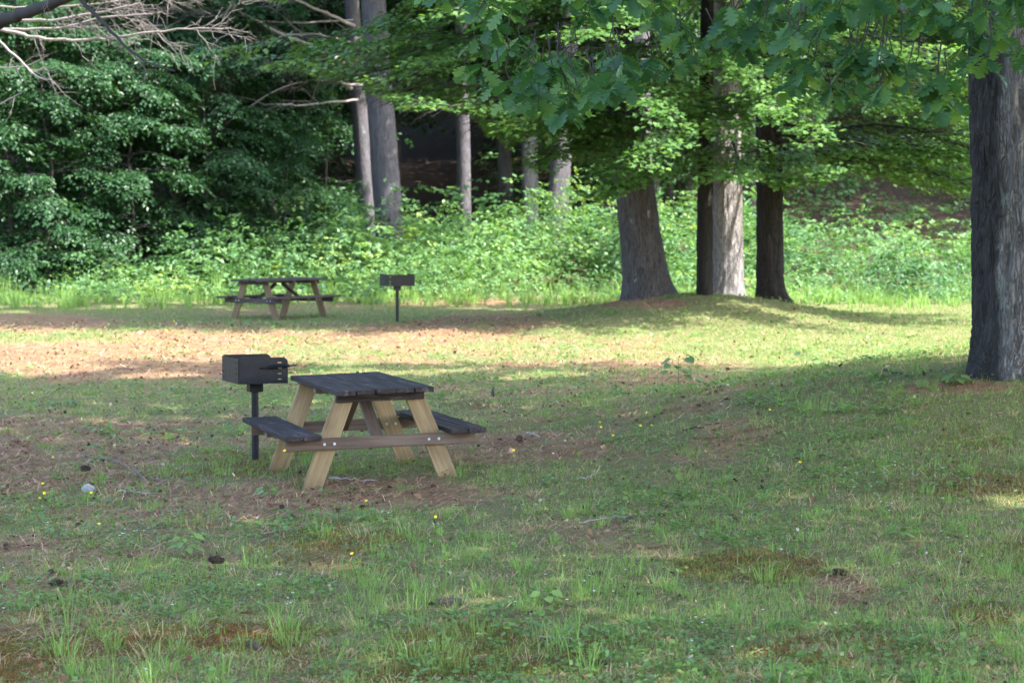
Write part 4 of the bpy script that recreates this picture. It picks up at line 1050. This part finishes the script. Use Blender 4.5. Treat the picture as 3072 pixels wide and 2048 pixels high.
tag(sc_, 'dead leaves and scraps of bark scattered over the ground', 'litter', kind='stuff')
# small broadleaf weeds
nt_ = 12000; x, y = scatter(nt_, 10.2, 48, 1.15, r); need, moss, lit, px, py = cover(x, y)
k = r.uniform(0, 1, nt_) < np.clip((.75 - .6 * need - .7 * moss + .5 * sstep(2000, 2800, px) * sstep(14, 18, y)) * (.15 + 1.5 * (fbm(x * .8, y * .8, 60, 2) > .52)), .03, 1); x, y = x[k], y[k]; n = len(x); m = 7
f = np.maximum(y / 14, 1) ** .5
a = (np.arange(m)[None] * 2.4 + r.uniform(0, 6.28, (n, 1)) + r.normal(0, .3, (n, m))); rr_ = r.uniform(.1, 1, (n, m)) * .045 * f[:, None]
X_ = x[:, None] + np.cos(a) * rr_; Y_ = y[:, None] + np.sin(a) * rr_
pos = np.stack([X_, Y_, ground_z(X_, Y_) + r.uniform(.006, .05, (n, m))], -1).reshape(-1, 3)
ld = np.stack([np.cos(a), np.sin(a), r.uniform(-.2, .5, (n, m))], -1).reshape(-1, 3); nn = r.normal(0, .35, (n * m, 3)); nn[:, 2] += 1
we = leaves_mesh('weeds', leaf_diamond(.36), pos, ld, nn, (np.repeat(f * r.uniform(.020, .042, n), m)) * r.uniform(.7, 1.2, n * m), np.clip(np.repeat(r.normal(.5, .2, n), m) + r.normal(0, .1, n * m), 0, 1), M['weed'])
tag(we, 'small broad leaved weeds dotted among the grass', 'weeds', kind='stuff')

# ------------------------------------------------------------------ small things on the ground
def yellow_flower(label, base, heads, d_shift=0.0):
    """tall thin stem with a yellow rayed head, small leaf rosette at the foot"""
    b = ground_at(*base); root = empty('yellow_flower', b); tag(root, label, 'flower', 'yellow flowers in the grass')
    rr = random.Random(int(base[0]))
    for hp in heads:
        h = at_depth(hp[0], hp[1], b.y - .04) - b
        t = Tubes(); t.add([(0, 0, -.01), tuple(h * .35 + Vector((-.012, 0, .02))), tuple(h * .75 + Vector((-.006, 0, .01))), tuple(h)], [.0022, .0020, .0018, .0018], 5); t.build('stem', M['stem'], root)
        bm = bmesh.new(); q = 15
        for ring, (rad, zz) in enumerate(((.0155, .001), (.010, .004))):
            for k in range(q):
                a = 2 * math.pi * (k + ring * .5) / q; w = .20
                p = [(.002, a), (rad * .8, a - w), (rad, a), (rad * .8, a + w)]
                bm.faces.new([bm.verts.new((R_ * math.cos(A_), R_ * math.sin(A_), zz + (R_ * .25))) for R_, A_ in p])
        bmesh.ops.create_cone(bm, segments=8, radius1=.003, radius2=.006, depth=.008, cap_ends=True, matrix=Matrix.Translation((0, 0, -.003)))
        me = bpy.data.meshes.new('flower_head'); bm.to_mesh(me); bm.free(); me.materials.append(M['yellow'])
        o = link('flower_head', me, root); o.location = h; o.scale = (.78, .78, .78); o.rotation_euler = (rr.uniform(.2, .9), rr.uniform(-.3, .3), 0)
    n = 5; a = np.arange(n) * 1.3 + rr.uniform(0, 6)
    for k in range(n):
        ld = np.array([[math.cos(a[k]), math.sin(a[k]), .45]]); leaves_mesh('leaf', leaf_ovate(.14), np.zeros((1, 3)), ld, np.array([[0, 0, 1.]]), [rr.uniform(.06, .10)], np.array([.5]), M['weed'], root)
for lab, base, heads in [
    ('yellow flower left of the long forked stick', (176, 1440), [(159, 1371)]), ('topmost of the yellow flowers at the lower left edge', (133, 1500), [(128, 1450)]),
    ('two yellow heads side by side near the left edge', (124, 1535), [(133, 1479), (119, 1494)]), ('yellow flower in front of the pale lichened stone', (300, 1545), [(274, 1478)]),
    ('yellow flower below the pale stone on a slanting stem', (335, 1665), [(297, 1571)]), ('tallest yellow flower, leaning before the near table left front leg', (932, 1592), [(854, 1352)]),
    ('low yellow flower in the grass straight below the near table', (1060, 1690), [(1056, 1660)]), ('yellow flower below right of the near table legs', (1298, 1590), [(1307, 1550)]),
    ('small yellow flower just below the right front leg of near table', (1112, 1565), [(1099, 1502)]), ('yellow flower on a thin stem right of the near bench end', (1560, 1462), [(1541, 1350)]),
    ('yellow flower alone on the slope below the oak and the mound', (2338, 1300), [(2310, 1229)]), ('low yellow flower in the right grass below the other slope flower', (2404, 1412), [(2400, 1386)]),
    ('three small yellow heads beside the short sunlit streak', (1815, 1330), [(1800, 1266), (1803, 1281), (1839, 1306)]), ('pair of yellow heads right of the short sunlit streak', (1940, 1325), [(1922, 1277), (1955, 1275)]),
    ('tall thin yellow flower standing in the sunlit strip at left', (522, 1042), [(522, 964)]), ('yellow bud on a stem left of the sunlit tall flower', (500, 1050), [(499, 992)]),
    ('thin yellow flower just above the near grill right corner', (765, 1070), [(760, 1010)]), ('thin yellow flower just above the middle of the near grill', (729, 1072), [(728, 1025)])]:
    yellow_flower(lab, base, heads)

def stick(label, pts, r0, r1, mat='stick', fork=None):
    P = [ground_at(*p) + Vector((0, 0, .012)) for p in pts]
    root = empty('fallen_stick', P[0]); tag(root, label, 'stick', 'fallen sticks')
    sc = P[0].y / FPX
    Q = np.array([tuple(p - P[0]) for p in P]); t = np.linspace(0, 1, len(Q)); tt = np.linspace(0, 1, len(Q) * 4)
    Q = np.stack([np.interp(tt, t, Q[:, i]) for i in range(3)], -1); Q[1:-1] += np.random.default_rng(int(pts[0][0])).normal(0, .006, (len(Q) - 2, 3))
    tb = Tubes(); tb.add(Q, np.linspace(r0, r1, len(Q)) * sc, 7); tb.build('shaft', M[mat], root)
    for f in fork or []:
        F = [ground_at(*p) + Vector((0, 0, .02)) - P[0] for p in f]; tb = Tubes(); tb.add([tuple(p) for p in F], np.linspace(r1 * 1.2, r1 * .5, len(F)) * sc, 5); tb.build('fork', M[mat], root)
for a in [('long brown forked stick lying in the grass left of the near grill', [(180, 1376), (255, 1373), (330, 1386), (370, 1396), (420, 1430), (500, 1448)], 4.5, 2, 'stick', [[(355, 1392), (370, 1380), (340, 1368)], [(400, 1412), (425, 1440), (440, 1452)]]),
          ('crooked brown stick below the near table left front leg', [(782, 1612), (830, 1600), (880, 1596), (918, 1574)], 5, 2),
          ('thin pale straight stick in the middle of the foreground grass', [(1735, 1576), (1810, 1558), (1884, 1556)], 2.6, 2.2, 'stick_pale'),
          ('grey bent stick lying on the moss near the bottom edge', [(1605, 1920), (1680, 1920), (1732, 1926), (1782, 1942)], 4, 2.4, 'stick_pale'),
          ('pale stick on the bare needles under the near table', [(988, 1438), (1060, 1441), (1132, 1446)], 3.2, 1.6, 'stick_pale'),
          ('thin dark arching twig on the right slope', [(2010, 1402), (2060, 1390), (2130, 1381), (2262, 1387)], 2, 1.2),
          ('short black stick in the shade left of the oak foot', [(2650, 1114), (2690, 1122), (2722, 1133)], 4.5, 2, 'dead_dark'),
          ('dark twig lying right of the short sunlit streak', [(2048, 1296), (2100, 1284), (2158, 1274)], 2.6, 1.6, 'dead_dark'),
          ('pale crooked twig below the thin arching twig', [(1730, 1442), (1760, 1440), (1785, 1425), (1800, 1402)], 2, 1.2, 'stick_pale'),
          ('short pale twig right of the near bench on bare needles', [(1580, 1302), (1608, 1310), (1622, 1318)], 2.6, 1.6, 'stick_pale'),
          ('grey twig lying among cones at the left middle foreground', [(355, 1478), (400, 1480), (450, 1487)], 3, 1.6, 'stick_pale')]:
    stick(*a)

def cone_mesh():
    bm = bmesh.new(); rr = random.Random(4)
    for k in range(70):
        t = (k + .5) / 70; a = k * 2.399; zc = -.055 + .11 * t; rad = .020 * math.sin(math.pi * min(1, t * .92 + .06)) ** .7
        c = Vector((rad * .5 * math.cos(a), rad * .5 * math.sin(a), zc)); o_ = Vector((math.cos(a), math.sin(a), .45)); s_ = Vector((-math.sin(a), math.cos(a), 0)); w = .0085
        tip = c + o_ * (.010 + rad * .55)
        v = [bm.verts.new(p) for p in (c - s_ * w * .5, c + s_ * w * .5, tip + s_ * w, tip - s_ * w)]; bm.faces.new(v)
        v2 = [bm.verts.new(p - Vector((0, 0, .004))) for p in (c - s_ * w * .5, c + s_ * w * .5, tip + s_ * w, tip - s_ * w)]; bm.faces.new(v2)
    bmesh.ops.create_uvsphere(bm, u_segments=8, v_segments=6, radius=.013, matrix=Matrix.Diagonal((1, 1, 3.9, 1)))
    me = bpy.data.meshes.new('pine_cone'); bm.to_mesh(me); bm.free(); me.materials.append(M['cone']); return me
CM = cone_mesh()
for i, (lab, p) in enumerate([('upper pine cone of the three at the lower left', (153, 1726)), ('middle pine cone of the three at the lower left', (168, 1756)), ('right pine cone of the three at the lower left', (212, 1764)),
        ('lone pine cone right of the dry grass tuft', (650, 1690)), ('pine cone at the far left edge of the foreground', (20, 1647)), ('pine cone at the end of the thin pale straight stick', (1884, 1568)),
        ('pine cone on the moss left of bottom centre', (762, 1950)), ('pine cone beside the forked stick on bare needles', (256, 1412)), ('pine cone near the bottom edge, right of centre', (1800, 2002)),
        ('pine cone on the right moss in the lower corner', (2838, 1860)), ('pine cone on the reddish bare patch at the lower right', (2522, 1726)), ('pine cone just right of the near right bench', (1558, 1322)),
        ('pine cone in the middle right grass on dark moss', (1790, 1730))]):
    g = ground_at(*p); o = link('pine_cone', CM, None); o.location = g + Vector((0, 0, .018)); o.rotation_euler = (1.45, .2 * (i % 3), i * 1.7); tag(o, lab, 'pine cone', 'pine cones on the grass')
    s_ = .62 + .10 * (i % 4); o.scale = (s_, s_, s_)

def lump(name, label, cat, p, size, mat, seed, parts=None, lift=.3):
    bm = bmesh.new(); bmesh.ops.create_icosphere(bm, subdivisions=4, radius=1)
    V = np.array([v.co[:] for v in bm.verts]); n1 = fbm(V[:, 0] * 1.6 + seed, V[:, 1] * 1.6, V[:, 2] * 1.6, 2); n2 = fbm(V[:, 0] * 6 + seed, V[:, 1] * 6, V[:, 2] * 6, 2)
    for v, a, b in zip(bm.verts, n1, n2):
        v.co = v.co * (.6 + .75 * a + .22 * b); v.co = Vector((v.co.x * size[0], v.co.y * size[1], v.co.z * size[2]))
    me = bpy.data.meshes.new(name); bm.to_mesh(me); bm.free(); me.materials.append(M[mat])
    o = link(name, me); g = ground_at(*p); o.location = g + Vector((0, 0, size[2] * lift)); tag(o, label, cat); return o
lump('stone', 'pale lichen covered stone in the grass at lower left', 'stone', (264, 1474), (.048, .042, .042), 'stone', 2.2)
lump('bark_chunk', 'dark chunk of bark lying on the bare patch at bottom centre', 'bark', (1350, 1812), (.060, .035, .026), 'cone', 5.1)
lump('moss_hump', 'rusty moss hump beside the black charred stub', 'moss hump', (1432, 1186), (.18, .16, .07), 'mossy', 7.7) if 'mossy' in M else None

def stump(label, p, hpx, wpx, mat, name='tree_stump', cat='stump'):
    g = ground_at(*p); sc = g.y / FPX; root = empty(name, g); tag(root, label, cat)
    h, w = hpx * sc, wpx * sc / 2
    trunk_mesh('body', [(0, 0, -.05), (0, 0, 0), (w * .15, 0, h * .5), (w * .3, 0, h)], [w * 1.2, w * 1.1, w * .85, w * .5], M[mat], root, 18, max(h / 9, .02), (.35, h * .3), 4, w * .12, 3.0)
    t = Tubes(); t.add([(w * .2, 0, h * .7), (w * .5, 0, h * 1.1), (w * .35, 0, h * 1.35)], [w * .45, w * .3, w * .08], 7); t.build('splinter', M[mat], root)
stump('small grey broken stump in the sunlit weeds right of the mound', (2532, 892), 30, 34, 'bark_far')
stump('black charred stub standing up from the grass behind the near right bench', (1477, 1190), 24, 13, 'dead_dark', 'charred_stub', 'stub')

def seedling(label, p, hpx, leafm, n, tint, spread=1.0, name='seedling', lean=0.0, wid=.34, mat='weed'):
    g = ground_at(*p); sc = g.y / FPX; h = hpx * sc; root = empty(name, g); tag(root, label, 'seedling')
    rr = np.random.default_rng(int(p[0]) + 3)
    t = Tubes(); t.add([(0, 0, -.01), (lean * h * .3, 0, h * .5), (lean * h, 0, h)], [.005, .004, .002], 5); t.build('stem', M['stem'], root)
    for k in range(n):
        f = .3 + .7 * (k + .5) / n; a = k * 2.4 + rr.uniform(-.4, .4); b = Vector((lean * h * f * f, 0, h * f)); l = h * .28 * spread * rr.uniform(.6, 1.3)
        q = b + Vector((math.cos(a) * l, math.sin(a) * l, l * .25))
        lf = leaves_mesh('leaf', leaf_ovate(wid), np.array([tuple(q)]), np.array([[math.cos(a), math.sin(a), -.35]]), np.array([[.1 * math.cos(a), -.35, 1.]]) + rr.normal(0, .2, (1, 3)), [leafm * rr.uniform(.75, 1.2)], np.array([np.clip(tint + rr.normal(0, .12), 0, 1)]), M[mat], root)
        tw = Tubes(); tw.add([tuple(b), tuple(q)], [.002, .0015], 4); tw.build('leaf_stalk', M['stem'], lf)
seedling('broad leaved seedling at the shade line below the mound', (2035, 1180), 110, .12, 12, .35, 1.2, wid=.42)
seedling('slender seedling with small leaves in the middle of the sunlit strip', (1702, 1125), 105, .06, 15, .2, .8)
seedling('small seedling right of the slender one at the strip edge', (1756, 1180), 72, .06, 8, .2, .7)
seedling('yellow green seedling in the sun right of the mound', (2372, 1062), 70, .12, 9, 1.0, 1.3)
seedling('dark leaved seedling at the shade line left of the oak', (2420, 1098), 45, .13, 6, .2, 1.3)
seedling('leafy sapling standing alone at the left edge before the weeds', (112, 950), 100, .14, 22, .6, 1.0, 'sapling')
seedling('bright green leafy weed clump in the left foreground', (556, 1670), 62, .07, 14, .8, 1.4, 'leafy_weed', wid=.30)
seedling('dark leafy plant at the left foot of the oak', (2872, 1155), 34, .10, 8, .25, 1.6, 'leafy_weed', wid=.40)
seedling('pale leafy weed left of the grill among bare needles', (300, 1308), 42, .07, 9, .8, 1.4, 'leafy_weed')
seedling('upright leafy weed left of the grill near the forked stick', (350, 1352), 60, .09, 9, .5, .9, 'leafy_weed', wid=.2)
seedling('leafy weed at the left front foot of near table', (800, 1492), 34, .07, 9, .7, 1.5, 'leafy_weed')
seedling('broad leaved weed below the near table right side', (1640, 1815), 50, .07, 7, .8, 1.2, 'leafy_weed')
seedling('upright weed in the foreground grass right of the moss', (2700, 1620), 50, .08, 8, .5, 1.0, 'leafy_weed', wid=.22)

# tiny white flowers sprinkled in the turf
r = np.random.default_rng(202)
cl = [(2600, 1430, 60, 14), (2860, 1440, 60, 14), (2660, 1530, 60, 6), (1570, 1530, 60, 4), (400, 1615, 30, 8), (2850, 1680, 40, 4), (900, 1800, 60, 5), (1750, 1770, 90, 5), (1300, 1640, 500, 14), (600, 1700, 500, 14), (2300, 1800, 500, 12)]
PP = [ground_at(float(np.clip(r.normal(cx, rd), 10, 3060)), float(np.clip(r.normal(cyy, rd * .35), 1350, 2040))) for cx, cyy, rd, n in cl for _ in range(n)]
pos = np.array([tuple(p) for p in PP]); pos[:, 2] += r.uniform(.03, .07, len(pos))
P4 = np.repeat(pos, 4, 0); a = np.tile(np.arange(4) * math.pi / 2, len(pos)) + np.repeat(r.uniform(0, 6, len(pos)), 4)
ld = np.stack([np.cos(a), np.sin(a), .25 + 0 * a], -1)
wf = leaves_mesh('white_flowers', leaf_diamond(.32), P4, ld, np.tile([[0, -.4, 1.]], (len(P4), 1)), np.full(len(P4), .0085), np.full(len(P4), .5), M['white'])
tag(wf, 'tiny white flowers sprinkled through the foreground turf', 'flowers', kind='stuff')
